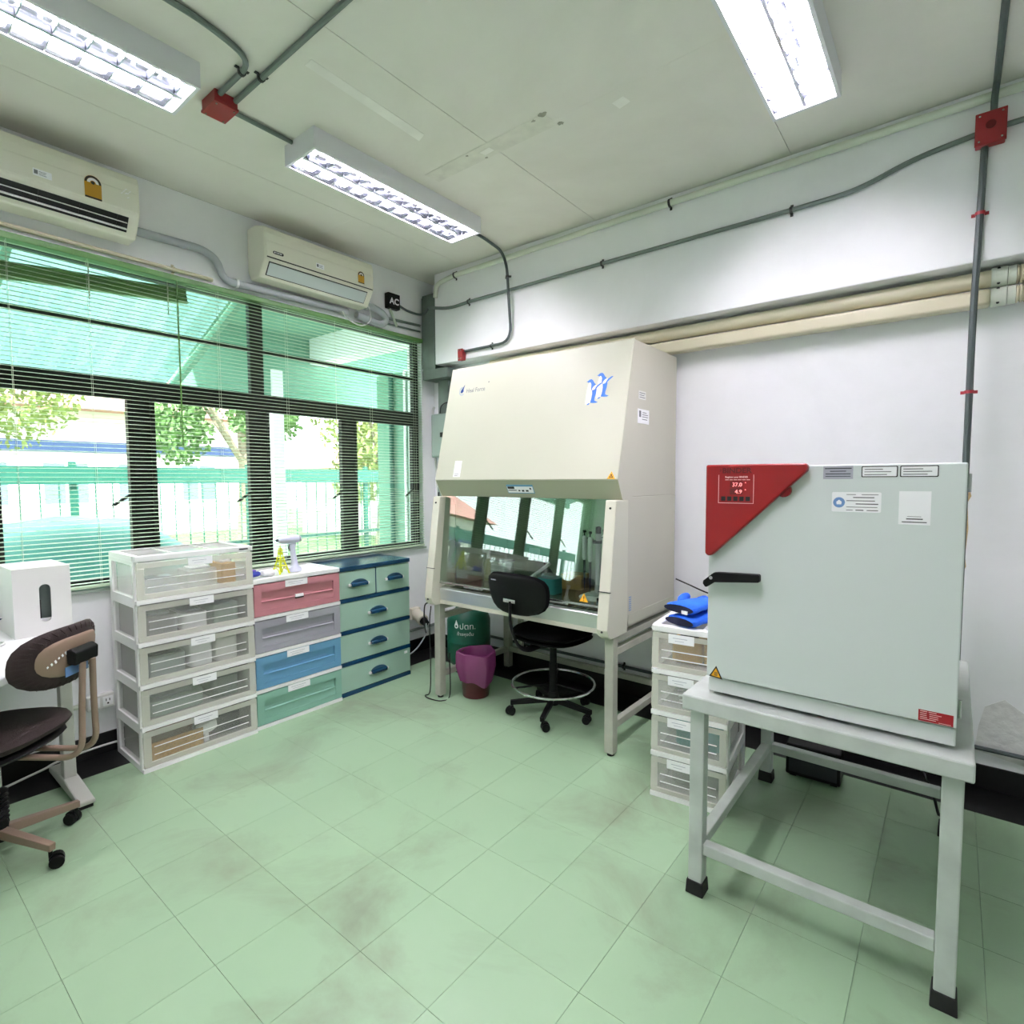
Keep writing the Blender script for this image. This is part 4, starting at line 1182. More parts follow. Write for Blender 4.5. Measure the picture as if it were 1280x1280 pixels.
def tower(name, label, cat, loc, rz, W, D, H, N, style, fronts, names):
    t = thing(name, label, cat, loc, rz)
    hw = W / 2
    lid = .028
    th = (H - lid) / N
    white = 'frame_white'
    for k in range(N):
        z0 = th * (N - 1 - k)
        fm = MB()
        fm.box(-hw, hw, -D, 0, z0, z0 + .012)                                   # floor of the tier
        fm.box(-hw, hw, -D - .008, -D + .012, z0, z0 + .020)                    # front ledge
        for sx in (-1, 1):
            xa, xb = sorted((sx * hw, sx * (hw - .022)))
            fm.box(xa, xb, -D + .02, -D + .045, z0 + .012, z0 + th)
            fm.box(xa, xb, -.04, 0, z0 + .012, z0 + th)
            fm.box(xa, xb, -D + .045, -.04, z0 + th - .02, z0 + th)
            fm.box(xa, xb, -D + .045, -.04, z0 + .012, z0 + .03)
        tf = obj('tier_frame', fm, white if style != 'clear' else 'frame_white', t)
        for sx in (-1, 1):
            xm = sx * (hw - .010)
            obj('side_panel', MB().box(xm - .0015, xm + .0015, -D + .045, -.04, z0 + .03, z0 + th - .02), 'clear_plastic' if style == 'clear' else 'cloudy_plastic', tf)
        col = fronts[k]
        dr = link('drawer', None, t)
        x0, x1 = -hw + .004, hw - .004
        za, zb = z0 + .024, z0 + th - .006
        yf = -D - .002
        if style == 'clear':
            # hollow clear front with a thick border, raised ribs and box sides
            obj('drawer_front', MB().box(x0, x1, yf, yf + .004, za, zb), 'clear_plastic', dr)
            bd = MB()
            bw = .036 if W > .5 else .030
            bd.box(x0, x1, yf - .006, yf - .0005, za, za + bw * .7).box(x0, x1, yf - .006, yf - .0005, zb - bw * .8, zb)
            bd.box(x0, x0 + bw, yf - .006, yf - .0005, za + bw * .7, zb - bw * .8).box(x1 - bw, x1, yf - .006, yf - .0005, za + bw * .7, zb - bw * .8)
            obj('drawer_border', bd, 'cloudy_plastic', dr, bev=.003)
            for q in (.30, .52):
                zz = za + (zb - za) * q
                obj('rib', MB().box(x0 + bw + .012, x1 - bw - .012, yf - .003, yf - .0005, zz, zz + .004), 'white_plastic', dr)
            obj('drawer_tray', MB().box(x0 + .024, x1 - .024, yf + .006, -.03, za + .002, za + .005).box(x0 + .024, x0 + .026, yf + .006, -.03, za + .006, zb - .03).box(x1 - .026, x1 - .024, yf + .006, -.03, za + .006, zb - .03).box(x0 + .028, x1 - .028, -.034, -.03, za + .006, zb - .03), 'white_cloudy', dr)
            lw, lz0, lz1 = .062 if W > .5 else .058, zb - .040, zb + .002
            lx = .01 if W > .5 else -.035
        else:
            # opaque front: frame with a recessed field and two step lines
            zs = zb - .045; zr0 = za + .062
            fm2 = MB()
            fm2.box(x0, x1, yf + .014, yf + .019, za, zb)
            fm2.box(x0, x1, yf - .004, yf + .014, zs, zb)
            fm2.box(x0, x0 + .045, yf - .004, yf + .014, za, zs).box(x1 - .045, x1, yf - .004, yf + .014, za, zs)
            fm2.prism([(yf + .014, zr0 + .040), (yf + .014, za), (yf - .004, za), (yf - .004, zr0 - .03), (yf - .0005, zr0 - .026), (yf - .0005, zr0 + .022), (yf + .010, zr0 + .026)], 'x', x0 + .045, x1 - .045)
            obj('drawer_front', fm2, col, dr)
            for zz in (zr0 + .021, zr0 - .029):
                obj('rib', MB().box(x0 + .048, x1 - .048, yf - .005, yf - .0002, zz, zz + .003), col, dr)
            lw, lz0, lz1 = .075, zb - .036, zb + .004
            lx = -.02
        lb = obj('paper_label', MB().box(lx - lw, lx + lw, yf - .0085, yf - .0065, lz0, lz1), 'label_white', dr)
        obj('print', bars((lx - lw, yf - .0085, lz0), X, Z, [(.02, lw * 2 - .03, .024, .0262), (.03, lw * 2 - .045, .012, .0138)], base=0), 'label_grey', lb)
    # lid
    lm = MB().box(-hw, hw, -D - .006, 0, H - lid, H - lid + .006)
    obj('lid', MB().box(-hw, hw, -D - .008, -D + .03, H - lid + .0001, H).box(-hw, hw, -.03, 0, H - lid + .0001, H).box(-hw, -hw + .03, -D + .03, -.03, H - lid + .0001, H).box(hw - .03, hw, -D + .03, -.03, H - lid + .0001, H), white, t, bev=.003)
    lidp = obj('lid_panel', MB().box(-hw + .03, hw - .03, -D + .03, -.03, H - lid + .008, H - .006), 'white_cloudy' if style == 'clear' else white, t)
    if style == 'clear':
        for q in (.33, .66):
            xx = -hw + W * q
            obj('lid_rib', MB().box(xx - .005, xx + .005, -D + .03, -.03, H - .006, H - .002), 'white_dull', lidp)
    return t, th

U5, th5 = tower('drawer_tower', 'five-tier clear plastic drawer tower beside the desk', 'drawer tower', (WX + .040, 1.268, 0), R(90), .595, .392, 1.12, 5, 'clear', [None] * 5, None)
obj('maker_mark', MB().box(.22, .27, -.4015, -.4002, 1.102, 1.110), 'print_dark', U5)
U4, th4 = tower('drawer_tower', 'four-tier drawer tower in pink, grey, blue and mint', 'drawer tower', (WX + .015, 1.868, 0), R(90), .59, .395, .912, 4, 'opaque', ['drawer_pink', 'drawer_lilac', 'drawer_blue', 'drawer_mint'], None)
dws = [c for c in U4.children if c.name.startswith('drawer')]
for c, lb in zip(dws, ('pink drawer', 'grey-lilac drawer', 'blue drawer', 'mint drawer')):
    c['label'] = lb
pk = dws[0]
obj('clip_pull', MB().box(-.03, .025, -.4085, -.3985, .768, .786), 'label_white', pk, bev=.002)
obj('clip_pull', MB().box(-.03, .025, -.4085, -.400, .760, .7675), 'sticker_black', pk)
SU, ths = tower('drawer_tower', 'four-tier white and clear drawer tower between cabinet and bench', 'drawer tower', (-.958, 2.855, 0), R(6), .345, .43, .82, 4, 'clear', [None] * 4, None)

# mint chest with navy trim
CW, CD, CH = .62, .375, .905
ch = thing('drawer_chest', 'mint green drawer chest with navy trim and navy handles', 'drawer chest', (WX + .015, 2.483, 0), R(90))
hw = CW / 2
obj('carcass', MB().box(-hw, hw, -CD + .02, 0, .0, CH - .03), 'chest_mint', ch, bev=.004)
obj('chest_top', MB().box(-hw - .004, hw + .004, -CD - .006, 0, CH - .0295, CH), 'navy', ch, bev=.005)
rows = [(.685, .870), (.462, .655), (.240, .432), (.030, .210)]
for z_ in (.655, .432, .210):
    obj('trim_strip', MB().box(-hw, hw, -CD - .003, -CD + .0195, z_ + .002, z_ + .028), 'navy', ch, bev=.003)
obj('trim_strip', MB().box(-hw, hw, -CD - .003, -CD + .0195, .0, .028), 'navy', ch, bev=.003)
def chest_drawer(x0, x1, z0, z1):
    d = link('drawer', None, ch)
    obj('drawer_front', MB().box(x0, x1, -CD, -CD + .0195, z0, z1), 'chest_mint', d, bev=.006)
    cx, cz = (x0 + x1) / 2 + .005, (z0 + z1) / 2 + .0
    obj('handle_plate', MB().oprism((0, -CD, 0), X, Z, NY, [(cx + .088 * math.cos(R(t)), cz + .036 * math.sin(R(t)) + .002) for t in range(0, 360, 15)], .0003, .002), 'chest_mint', d)
    obj('handle_cup', MB().oprism((0, -CD, 0), X, Z, NY, [(cx + .070 * math.cos(R(t)) * (1 if t else 1), cz + .034 * math.sin(R(t))) for t in range(0, 181, 12)] + [(cx - .070, cz - .012), (cx + .070, cz - .012)], .0022, .010), 'handle_navy', d, bev=.003)
    obj('handle_bar', MB().prism([(-CD - .010, cz - .013), (-CD - .026, cz - .014), (-CD - .028, cz + .006), (-CD - .010, cz + .014)], 'x', cx - .066, cx + .066), 'navy', d, bev=.004)
    for s in (-1, 1):
        obj('handle_tip', MB().cyl((cx + s * .076, -CD - .0005, cz - .004), (cx + s * .076, -CD - .012, cz - .004), .011, 10), 'white_dull', d, bev=.002)
for k, (z0, z1) in enumerate(rows):
    if k == 0:
        chest_drawer(-hw, -.004, z0, z1)
        chest_drawer(.004, hw, z0, z1)
        obj('divider', MB().box(-.0039, .0039, -CD + .004, -CD + .0195, z0, z1), 'navy', ch)
    else:
        chest_drawer(-hw, hw, z0, z1)
lst = [c for c in ch.children if c.name.startswith('drawer')][-1]
obj('paper_label', MB().box(hw - .06, hw - .03, -CD - .001, -CD - .0001, .175, .195), 'label_white', lst)

# ---- contents of the clear towers
def at5(tier, x, y, rz=0):   # tier 0 is the top
    return (WX + .018 + (-y), 1.268 + x, th5 * (4 - tier) + .0305)
def packet(w, d, h):
    return MB().prism(rrect(-w / 2, w / 2, -d / 2, d / 2, min(w, d) * .2), 'z', 0, h)
items = [
    (0, -.14, -.25, .18, .16, .07, 'poly_clear', 'pale_steel', 'clear bag of small metal parts in the top clear drawer', 'parts_bag', 'bag'),
    (0, .06, -.25, .16, .18, .10, 'white_cloudy', 'label_white', 'frosted bag of syringes in the top clear drawer', 'syringe_bag', 'bag'),
    (0, .20, -.25, .08, .18, .12, 'amber_box', 'label_white', 'amber packet at the end of the top clear drawer', 'packet', 'packet'),
    (1, -.16, -.25, .16, .20, .10, 'white_cloudy', 'pale_steel', 'clear bag of tubes in the second clear drawer', 'tube_bag', 'bag'),
    (1, .00, -.25, .13, .22, .09, 'label_white', 'label_grey', 'white wrapped pack in the second clear drawer', 'wrapped_pack', 'pack'),
    (1, .17, -.25, .14, .22, .11, 'panel_grey', 'pale_steel', 'grey carton in the second clear drawer', 'carton', 'box'),
    (2, -.15, -.25, .20, .22, .10, 'pale_steel', 'dark_item', 'grey rack of tubes in the third clear drawer', 'tube_rack', 'rack'),
    (2, .03, -.25, .12, .20, .13, 'label_white', 'white_dull', 'white carton in the middle of the third clear drawer', 'carton', 'box'),
    (2, .17, -.25, .12, .20, .13, 'white_dull', 'label_white', 'off-white carton at the end of the third clear drawer', 'carton', 'box'),
    (3, -.10, -.24, .28, .22, .08, 'panel_grey', 'pale_steel', 'grey-green flat case in the fourth clear drawer', 'flat_case', 'case'),
    (3, .16, -.24, .15, .20, .12, 'trunk_grey', 'panel_grey', 'dark grey-green box in the fourth clear drawer', 'carton', 'box'),
    (4, .155, -.22, .19, .20, .11, 'dark_item', 'pale_steel', 'dark folded plastic bundle in the bottom clear drawer', 'plastic_bundle', 'bundle'),
    (4, -.12, -.20, .24, .18, .12, 'wood_brown', 'tan_card', 'brown wooden block at the back of the bottom clear drawer', 'wood_block', 'block'),
]
for tier, x_, y_, w_, d_, h_, m1, m2, lb, nm, ct in items:
    it = contents(nm, lb, ct, at5(tier, x_, y_), R(90), [('pack_body', packet(w_, d_, h_), m1, .006), ('pack_top', packet(w_ * .7, d_ * .6, .012), m2, .003)])
    it.children[1].location.z = h_ + .0003
cs = obj('cork_sheet', MB().box(-.13, .13, -.004, .004, 0, .095), 'cork', None, bev=.001)
cs.location = (WX + .392, 1.268 - .12, .0315); cs.rotation_euler = (0, 0, R(90))
tag(cs, 'speckled tan cork sheet leaning inside the bottom clear drawer', 'cork sheet')
sp_ = thing('scoop', 'white plastic scoop inside the bottom clear drawer', 'scoop', (WX + .372, 1.268 + .035, .031), R(90))
obj('scoop_bowl', MB().loft([[(-.05, -.02, .10), (.05, -.02, .115), (.05, .02, .115), (-.05, .02, .10)], [(-.045, -.02, .06), (.055, -.02, .07), (.055, .02, .07), (-.045, .02, .06)], [(-.02, -.015, .045), (.02, -.015, .05), (.02, .015, .05), (-.02, .015, .045)]]), 'white_plastic', sp_, bev=.006)
obj('scoop_handle', MB().box(-.012, .012, -.008, .008, 0, .046), 'white_plastic', sp_, bev=.004)

# contents of the small tower
def atS(tier, x, y):
    c, s_ = math.cos(R(6)), math.sin(R(6))
    return (-.958 + x * c - y * s_, 2.855 + x * s_ + y * c, ths * (3 - tier) + .0305)
sit = [
    (0, -.045, -.24, .14, .16, .11, 'amber_box', 'dark_item', 'amber pipette tip box in the top drawer of the small tower', 'tip_box', 'box'),
    (0, .085, -.24, .10, .16, .11, 'cork', 'amber_box', 'tan tip box beside the amber one in the small tower', 'tip_box', 'box'),
    (2, .02, -.24, .22, .20, .11, 'teal_box', 'poly_clear', 'teal folded gloves pack in the third drawer of the small tower', 'glove_pack', 'pack'),
    (3, -.03, -.24, .16, .16, .09, 'white_cloudy', 'white_dull', 'crumpled clear bag in the bottom drawer of the small tower', 'parts_bag', 'bag'),
    (3, .09, -.22, .07, .14, .08, 'panel_grey', 'pale_steel', 'grey carton in the bottom drawer of the small tower', 'carton', 'box'),
]
for tier, x_, y_, w_, d_, h_, m1, m2, lb, nm, ct in sit:
    it = contents(nm, lb, ct, atS(tier, x_, y_), R(6), [('pack_body', packet(w_, d_, h_), m1, .006), ('pack_top', packet(w_ * .6, d_ * .5, .012), m2, .003)])
    it.children[1].location.z = h_ + .0003
tv = thing('teal_binder', 'teal folder standing at the back of the small tower top drawer', 'folder', atS(0, .0, -.12), R(6))
obj('cover', MB().box(-.12, .12, -.02, .02, 0, .13), 'teal_box', tv, bev=.004)
obj('pages', MB().box(-.115, .115, -.016, .016, .1302, .134), 'label_white', tv)
for k in range(3):
    p = thing('syringe', ('grey syringe lying across the second drawer of the small tower', 'white syringe in the middle of the second drawer of the small tower', 'clear syringe beside the drawer front in the second small tower drawer')[k], 'syringe', atS(1, -.02 + .02 * k, -.18 - .06 * k), R(28))
    obj('barrel', MB().cyl((-.07, 0, .018), (.05, 0, .018), .018, 12), ('pale_steel', 'label_white', 'poly_clear')[k], p, smooth=True)
    obj('plunger', MB().cyl((.0505, 0, .018), (.095, 0, .018), .011, 10).cyl((.0955, 0, .018), (.10, 0, .018), .018, 12), 'print_grey', p, smooth=True)
    obj('tip', MB().cyl((-.0705, 0, .018), (-.095, 0, .018), .006, 8), 'label_white', p, smooth=True)

# ------------------------------------------------------------------ gloves on the small tower (local: cuff at +... fingers toward +y)
def glove(label, loc, rz, mirror=1, lift=0.0, tilt=0.0):
    t = thing('glove', label, 'glove', loc, rz, group='pair of blue heat gloves on the small tower')
    rings = []
    prof = [(0, .085, .024), (.04, .083, .025), (.10, .074, .024), (.15, .066, .024), (.20, .070, .023), (.25, .062, .021), (.275, .045, .016)]
    for y_, hw_, hh in prof:
        rg = []
        for j in range(16):
            q = 2 * math.pi * j / 16
            c, s_ = math.cos(q), math.sin(q)
            x_ = hw_ * (abs(c) ** .75) * (1 if c >= 0 else -1)
            z_ = hh * (abs(s_) ** .85) * (1 if s_ >= 0 else -1)
            z_ += hh + .004 * math.sin(x_ * 70 + y_ * 40)
            rg.append((x_, y_, max(z_, .0)))
        rings.append(rg)
    obj('hand', MB().loft(rings), 'glove_blue', t, smooth=True, sub=1)
    for k, (fx, fl_, dr) in enumerate(((-.045, .085, -.14), (-.015, .10, -.03), (.016, .095, .06), (.044, .07, .16))):
        P = smoothpath([(fx, .245, .021), (fx + dr * .05, .245 + fl_ * .6, .021), (fx + dr * .11, .245 + fl_, .018)], 4)
        rr = [.0185, .0185, .018, .018, .0175, .017, .016, .014, .009][:len(P)]
        obj('finger', MB().tube(P, rr, 10), 'glove_blue', t, smooth=True)
    P = smoothpath([(mirror * -.045, .10, .024), (mirror * -.085, .16, .032), (mirror * -.10, .215, .036), (mirror * -.105, .235, .036)], 4)
    n_ = len(P)
    obj('thumb', MB().tube(P, [.024 - .012 * (i / (n_ - 1)) ** 3 for i in range(n_)], 10), 'glove_blue', t, smooth=True)
    mouth = [(.078 * math.cos(R(q)), -.0012, .025 + .018 * math.sin(R(q))) for q in range(0, 360, 20)]
    obj('cuff_opening', MB().loft([[(a, b - .0015, c) for a, b, c in mouth], [(a * .9, b + .0008, .025 + (c - .025) * .9) for a, b, c in mouth]]), 'glove_dark', t)
    return t
g1 = glove('blue heat glove lying flat on the small drawer tower under its pair', (-.965, 2.435, .8205), R(-16), 1)
g2 = glove('blue heat glove on top of its pair with the thumb sticking up', (-.975, 2.45, .8755), R(-12), 1)
obj('tag', MB().box(.02, .05, -.008, -.003, .006, .022), 'label_white', g2)

# ------------------------------------------------------------------ sprayer gun, tower, packets on the colour tower
TZ = .9125
sg = thing('sprayer_gun', 'white handheld mist sprayer gun standing on the pink drawer tower', 'sprayer', (-3.33, 1.905, TZ), R(90))
def yzring(cx, cy, cz, a, b, ang, n=14):
    return cx, cy, cz, a, b, ang
hp = [((.0, 0, 0), .045, .035), ((.0, 0, .02), .044, .034), ((.002, 0, .035), .026, .024), ((.0, 0, .07), .019, .019), ((-.006, 0, .11), .018, .018), ((-.012, 0, .15), .020, .019), ((-.010, 0, .185), .024, .021)]
obj('grip', MB().loft([[(c[0] + a * math.cos(2 * math.pi * j / 14), c[1] + b * math.sin(2 * math.pi * j / 14), c[2]) for j in range(14)] for c, a, b in hp]), 'gun_white', sg, smooth=True)
bp = [(.035, .012), (.030, .024), (.0, .028), (-.05, .026), (-.09, .022), (-.105, .012)]
obj('barrel', MB().loft([[(x_, r_ * math.cos(2 * math.pi * j / 16), .208 + r_ * 1.05 * math.sin(2 * math.pi * j / 16)) for j in range(16)] for x_, r_ in bp]), 'gun_white', sg, smooth=True)
obj('nozzle', MB().cyl((-.106, 0, .208), (-.118, 0, .208), .008, 12), 'print_dark', sg)
obj('rear_cap', MB().lathe([(0, 0), (.020, 0), (.020, .010), (.0, .012)], 16), 'label_grey', sg).matrix_local = Matrix.Translation((.0355, 0, .208)) @ Matrix.Rotation(R(90), 4, 'Y')
obj('trigger', MB().tube(smoothpath([(-.025, 0, .180), (-.034, 0, .155), (-.026, 0, .135)], 4), .006, 8), 'print_grey', sg, smooth=True)
obj('supply_tube', MB().tube(smoothpath([(-.055, 0, .178), (-.052, 0, .12), (-.062, 0, .06), (-.072, 0, .03), (-.046, 0, .012)], 5), .004, 8), 'poly_clear', sg, smooth=True)
ty = thing('lattice_tower', 'small yellow lattice tower ornament beside the sprayer gun', 'ornament', (-3.29, 1.79, TZ), R(10))
for sx in (-1, 1):
    for sy in (-1, 1):
        obj('leg', MB().tube(smoothpath([(sx * .036, sy * .036, 0.003), (sx * .024, sy * .024, .05), (sx * .013, sy * .013, .10), (sx * .005, sy * .005, .165)], 4), [.0045] * 4 + [.004] * 4 + [.003] * 5, 6), 'tower_yellow', ty)
for z_, r_ in ((.05, .028), (.10, .018), (.145, .011)):
    obj('deck', MB().box(-r_, r_, -r_, r_, z_, z_ + .006), 'tower_yellow', ty, bev=.001)
for k, (z0, z1, r0, r1) in enumerate(((.056, .10, .023, .014), (.106, .145, .013, .008))):
    for q in range(4):
        a, b = R(45 + 90 * q), R(135 + 90 * q)
        s2 = math.sqrt(2)
        pa = (r0 * s2 * math.cos(a), r0 * s2 * math.sin(a), z0); pb = (r1 * s2 * math.cos(b), r1 * s2 * math.sin(b), z1)
        pc_ = (r0 * s2 * math.cos(b), r0 * s2 * math.sin(b), z0); pd = (r1 * s2 * math.cos(a), r1 * s2 * math.sin(a), z1)
        obj('brace', MB().cyl(pa, pb, .0018, 5), 'tower_yellow', ty)
        obj('brace', MB().cyl(pc_, pd, .0018, 5), 'tower_yellow', ty)
for q in range(4):
    a = R(90 * q)
    obj('arch', MB().tube([( .034 * math.cos(a) + .028 * math.cos(R(t)) * -math.sin(a), .034 * math.sin(a) + .028 * math.cos(R(t)) * math.cos(a), .008 + .032 * math.sin(R(t))) for t in range(0, 181, 30)], .0022, 5), 'tower_yellow', ty)
obj('spire', MB().cyl((0, 0, .163), (0, 0, .195), .003, 6, .001), 'tower_yellow', ty)
def blob(name, label, cat, loc, sx, sy, sz, m, seed, parts=()):
    rnd = random.Random(seed)
    bm = bmesh.new()
    bmesh.ops.create_icosphere(bm, subdivisions=3, radius=1)
    ph = [rnd.uniform(0, 6) for _ in range(6)]
    for v in bm.verts:
        p = v.co
        k = 1 + .16 * math.sin(5 * p.x + ph[0]) * math.sin(6 * p.y + ph[1]) + .10 * math.sin(9 * p.z + ph[2] + 4 * p.x) + .06 * math.sin(13 * p.y + ph[3])
        v.co = Vector((p.x * sx * k, p.y * sy * k, max(0, (p.z * k * sz + sz * .8))))
    me = bpy.data.meshes.new(name); bm.to_mesh(me); bm.free()
    me.shade_smooth(); me.materials.append(MATS[m])
    o = link(name, me)
    o.location = loc
    return tag(o, label, cat)
blob('crumpled_tissue', 'crumpled white tissue between the purple packet and yellow tower', 'tissue', (-3.285, 1.70, TZ), .035, .045, .022, 'label_white', 3)
pp = thing('candy_packet', 'purple and indigo twisted packet on the pink drawer tower', 'packet', (-3.29, 1.61, TZ), R(90))
obj('packet_body', MB().loft([[(x_, .022 * s_ * math.cos(R(q)), .020 + .018 * s_ * math.sin(R(q)) * (1 + .2 * math.sin(q * 3.0))) for q in range(0, 360, 30)] for x_, s_ in ((-.045, .5), (-.03, 1.0), (0, 1.08), (.03, .95), (.045, .45))]), 'indigo', pp)
obj('packet_twist', MB().loft([[(x_, .016 * s_ * math.cos(R(q)), .024 + .02 * s_ * math.sin(R(q))) for q in range(0, 360, 45)] for x_, s_ in ((-.0455, .5), (-.065, .95), (-.07, 1.1))]), 'purple', pp)
obj('packet_twist', MB().loft([[(x_, .010 * s_ * math.cos(R(q)), .042 + .01 * s_ * math.sin(R(q))) for q in range(0, 360, 45)] for x_, s_ in ((-.02, .5), (.0, 1.1), (.02, .5))]), 'purple', pp)

# ------------------------------------------------------------------ gas cylinder and waste bin
gc = thing('gas_cylinder', 'dark green cooking gas cylinder standing in the corner', 'gas cylinder', (-2.965, 3.16, 0))
obj('body', MB().lathe([(0, .03), (.10, .03), (.155, .07), (.17, .11), (.17, .235), (.1725, .24), (.1725, .25), (.17, .255), (.17, .40), (.155, .45), (.10, .495), (.04, .51), (0, .51)], 32), 'gas_green', gc, smooth=True)
obj('foot_ring', MB().lathe([(.118, 0), (.125, 0), (.125, .06), (.118, .06)], 28), 'gas_green', gc)
cr = MB()
for a0, a1 in ((20, 160), (200, 340)):
    rg = [R(a0 + (a1 - a0) * k / 10) for k in range(11)]
    for a, b in zip(rg[:-1], rg[1:]):
        cr.add([(.10 * math.cos(a), .10 * math.sin(a), .47), (.10 * math.cos(b), .10 * math.sin(b), .47), (.10 * math.cos(b), .10 * math.sin(b), .61), (.10 * math.cos(a), .10 * math.sin(a), .61)], [(0, 1, 2, 3)])
obj('collar', cr, 'gas_green', gc, solid=.004)
obj('valve', MB().lathe([(0, .5102), (.016, .5102), (.016, .555), (.024, .557), (.024, .58), (0, .58)], 12), 'worktop', gc, smooth=True)
# emblem and lettering wrapped on the cylinder, facing the room
def wrap(o, r, ang0):
    for v in o.data.vertices:
        x_, y_, z_ = v.co
        a = ang0 + x_ / r
        v.co = ((r + y_) * math.cos(a), (r + y_) * math.sin(a), z_)
FA = R(-62)
fl_ = [(0, .045)] + [(.018 * math.cos(R(t)), .018 * math.sin(R(t)) - .002) for t in range(30, -211, -20)]
o = obj('emblem_flame', MB().prism(fl_, 'y', .0004, .0012), 'logo_white', gc)
o.data.transform(Matrix.Translation((-.055, 0, .385))); wrap(o, .17, FA)
o = obj('emblem_flame', MB().prism([(.008 * math.cos(R(t)), .008 * math.sin(R(t))) for t in range(0, 360, 30)], 'y', .0014, .0020), 'gas_green', gc)
o.data.transform(Matrix.Translation((-.055, 0, .382))); wrap(o, .17, FA)
for s_, sz, zz in (('ปตท.', .062, .362), ('ก๊าซหุงต้ม', .034, .312)):
    o = text('lettering', s_, sz, 'logo_white', gc, (-.030 if sz > .05 else -.05, 0, zz), X, Z, off=0)
    for v in o.data.vertices:
        v.co.y = .0004 if v.co.y > 0 else .0010
    wrap(o, .17, FA)

wb = thing('waste_bin', 'round maroon waste bin lined with a magenta bag', 'waste bin', (-2.565, 2.80, 0))
obj('bin_body', MB().lathe([(0, .0), (.088, .0), (.092, .006), (.112, .285), (.116, .285), (.117, .295), (.112, .295), (.088, .01), (0, .01)], 28), 'bin_maroon', wb, smooth=True)
nb = 40
rr_ = random.Random(5)
ph = [rr_.uniform(0, 6) for _ in range(4)]
def bagring(r, z, amp):
    return [((r + amp * math.sin(7 * 2 * math.pi * j / nb + ph[0]) + amp * .6 * math.sin(11 * 2 * math.pi * j / nb + ph[1])) * math.cos(2 * math.pi * j / nb) * 1.0,
             (r + amp * math.sin(7 * 2 * math.pi * j / nb + ph[0]) + amp * .6 * math.sin(11 * 2 * math.pi * j / nb + ph[1])) * math.sin(2 * math.pi * j / nb),
             z + (.020 * math.sin(2 * math.pi * j / nb * 2 + ph[2]) + .01 * math.sin(2 * math.pi * j / nb * 5)) * (1 if z < .2 else .35)) for j in range(nb)]
obj('bag', MB().loft([bagring(.080, .06, .004), bagring(.094, .18, .004), bagring(.104, .29, .002), bagring(.118, .312, .002), bagring(.135, .31, .004), bagring(.139, .285, .005), bagring(.138, .21, .006), bagring(.118, .125, .005), bagring(.113, .105, .003)], caps=False), 'bag_magenta', wb, smooth=True)
cable('thin black lead down the front cabinet leg and coiled at its foot', [(-2.795, 2.60, .63), (-2.805, 2.595, .5), (-2.795, 2.59, .2), (-2.80, 2.585, .03), (-2.82, 2.56, .006), (-2.75, 2.54, .006), (-2.66, 2.57, .006), (-2.68, 2.66, .02), (-2.70, 2.68, .30)], .004)
cable('black lead on the cabinet post bending at the leg top', [(-2.79, 2.60, .66), (-2.84, 2.585, .63), (-2.84, 2.58, .50), (-2.82, 2.575, .44)], .005)

# industrial socket on the window wall by the corner
sk = thing('wall_socket', 'cream angled industrial wall socket beside the gas cylinder', 'socket', (WX, 3.16, .30), R(90))
obj('mounting_box', MB().box(-.05, .05, -.05, 0, 0, .10), 'socket_cream', sk, bev=.008)
obj('angled_barrel', MB().cyl((0, -.045, .055), (-.03, -.17, .015), .045, 18, .05), 'socket_cream', sk, smooth=True, bev=.004)
obj('plug', MB().cyl((-.0302, -.1705, .0148), (-.04, -.215, .0), .035, 14, .028), 'black_plastic', sk, smooth=True)
cable('grey lead from the angled wall socket down to the floor', [(WX + .215, 3.12, .30), (WX + .25, 3.08, .22), (WX + .22, 2.98, .10), (WX + .12, 2.88, .03), (WX + .06, 2.83, .006)], .006, 'hose_grey')
conduit('grey pipe along the window wall below the socket', [(WX + .02, 2.85, .205), (WX + .02, BY - .02, .205)], .012, 'conduit_grey', name='pipe', cat='pipe')

# outlet by the desk
oc = thing('power_outlet', 'white surface power outlet with two sockets above the baseboard', 'power outlet', (WX, .905, .30), R(90))
obj('box_body', MB().box(-.062, .062, -.045, 0, -.038, .038), 'white_dull', oc, bev=.004)
for s in (-1, 1):
    fc = obj('socket_face', MB().box(s * .03 - .024, s * .03 + .024, -.048, -.0455, -.026, .026), 'white_plastic', oc, bev=.002)
    obj('slots', MB().box(s * .03 - .010, s * .03 - .006, -.0485, -.0481, .0, .014).box(s * .03 + .006, s * .03 + .010, -.0485, -.0481, .0, .014).cyl((s * .03, -.0481, -.012), (s * .03, -.0485, -.012), .005, 10), 'dark_slot', fc)
conduit('white plastic conduit feeding the power outlet behind the desk', [(WX + .018, .2, .295), (WX + .018, .84, .298)], .014, 'pipe_white', name='pipe', cat='pipe')
cable('white cable along the floor in front of the baseboard', [(WX + .20, -.4, .008), (WX + .18, .2, .02), (WX + .13, .6, .06), (WX + .11, .70, .075), (WX + .022, .95, .05), (WX + .022, 1.3, .03)], .006, 'cable_white')

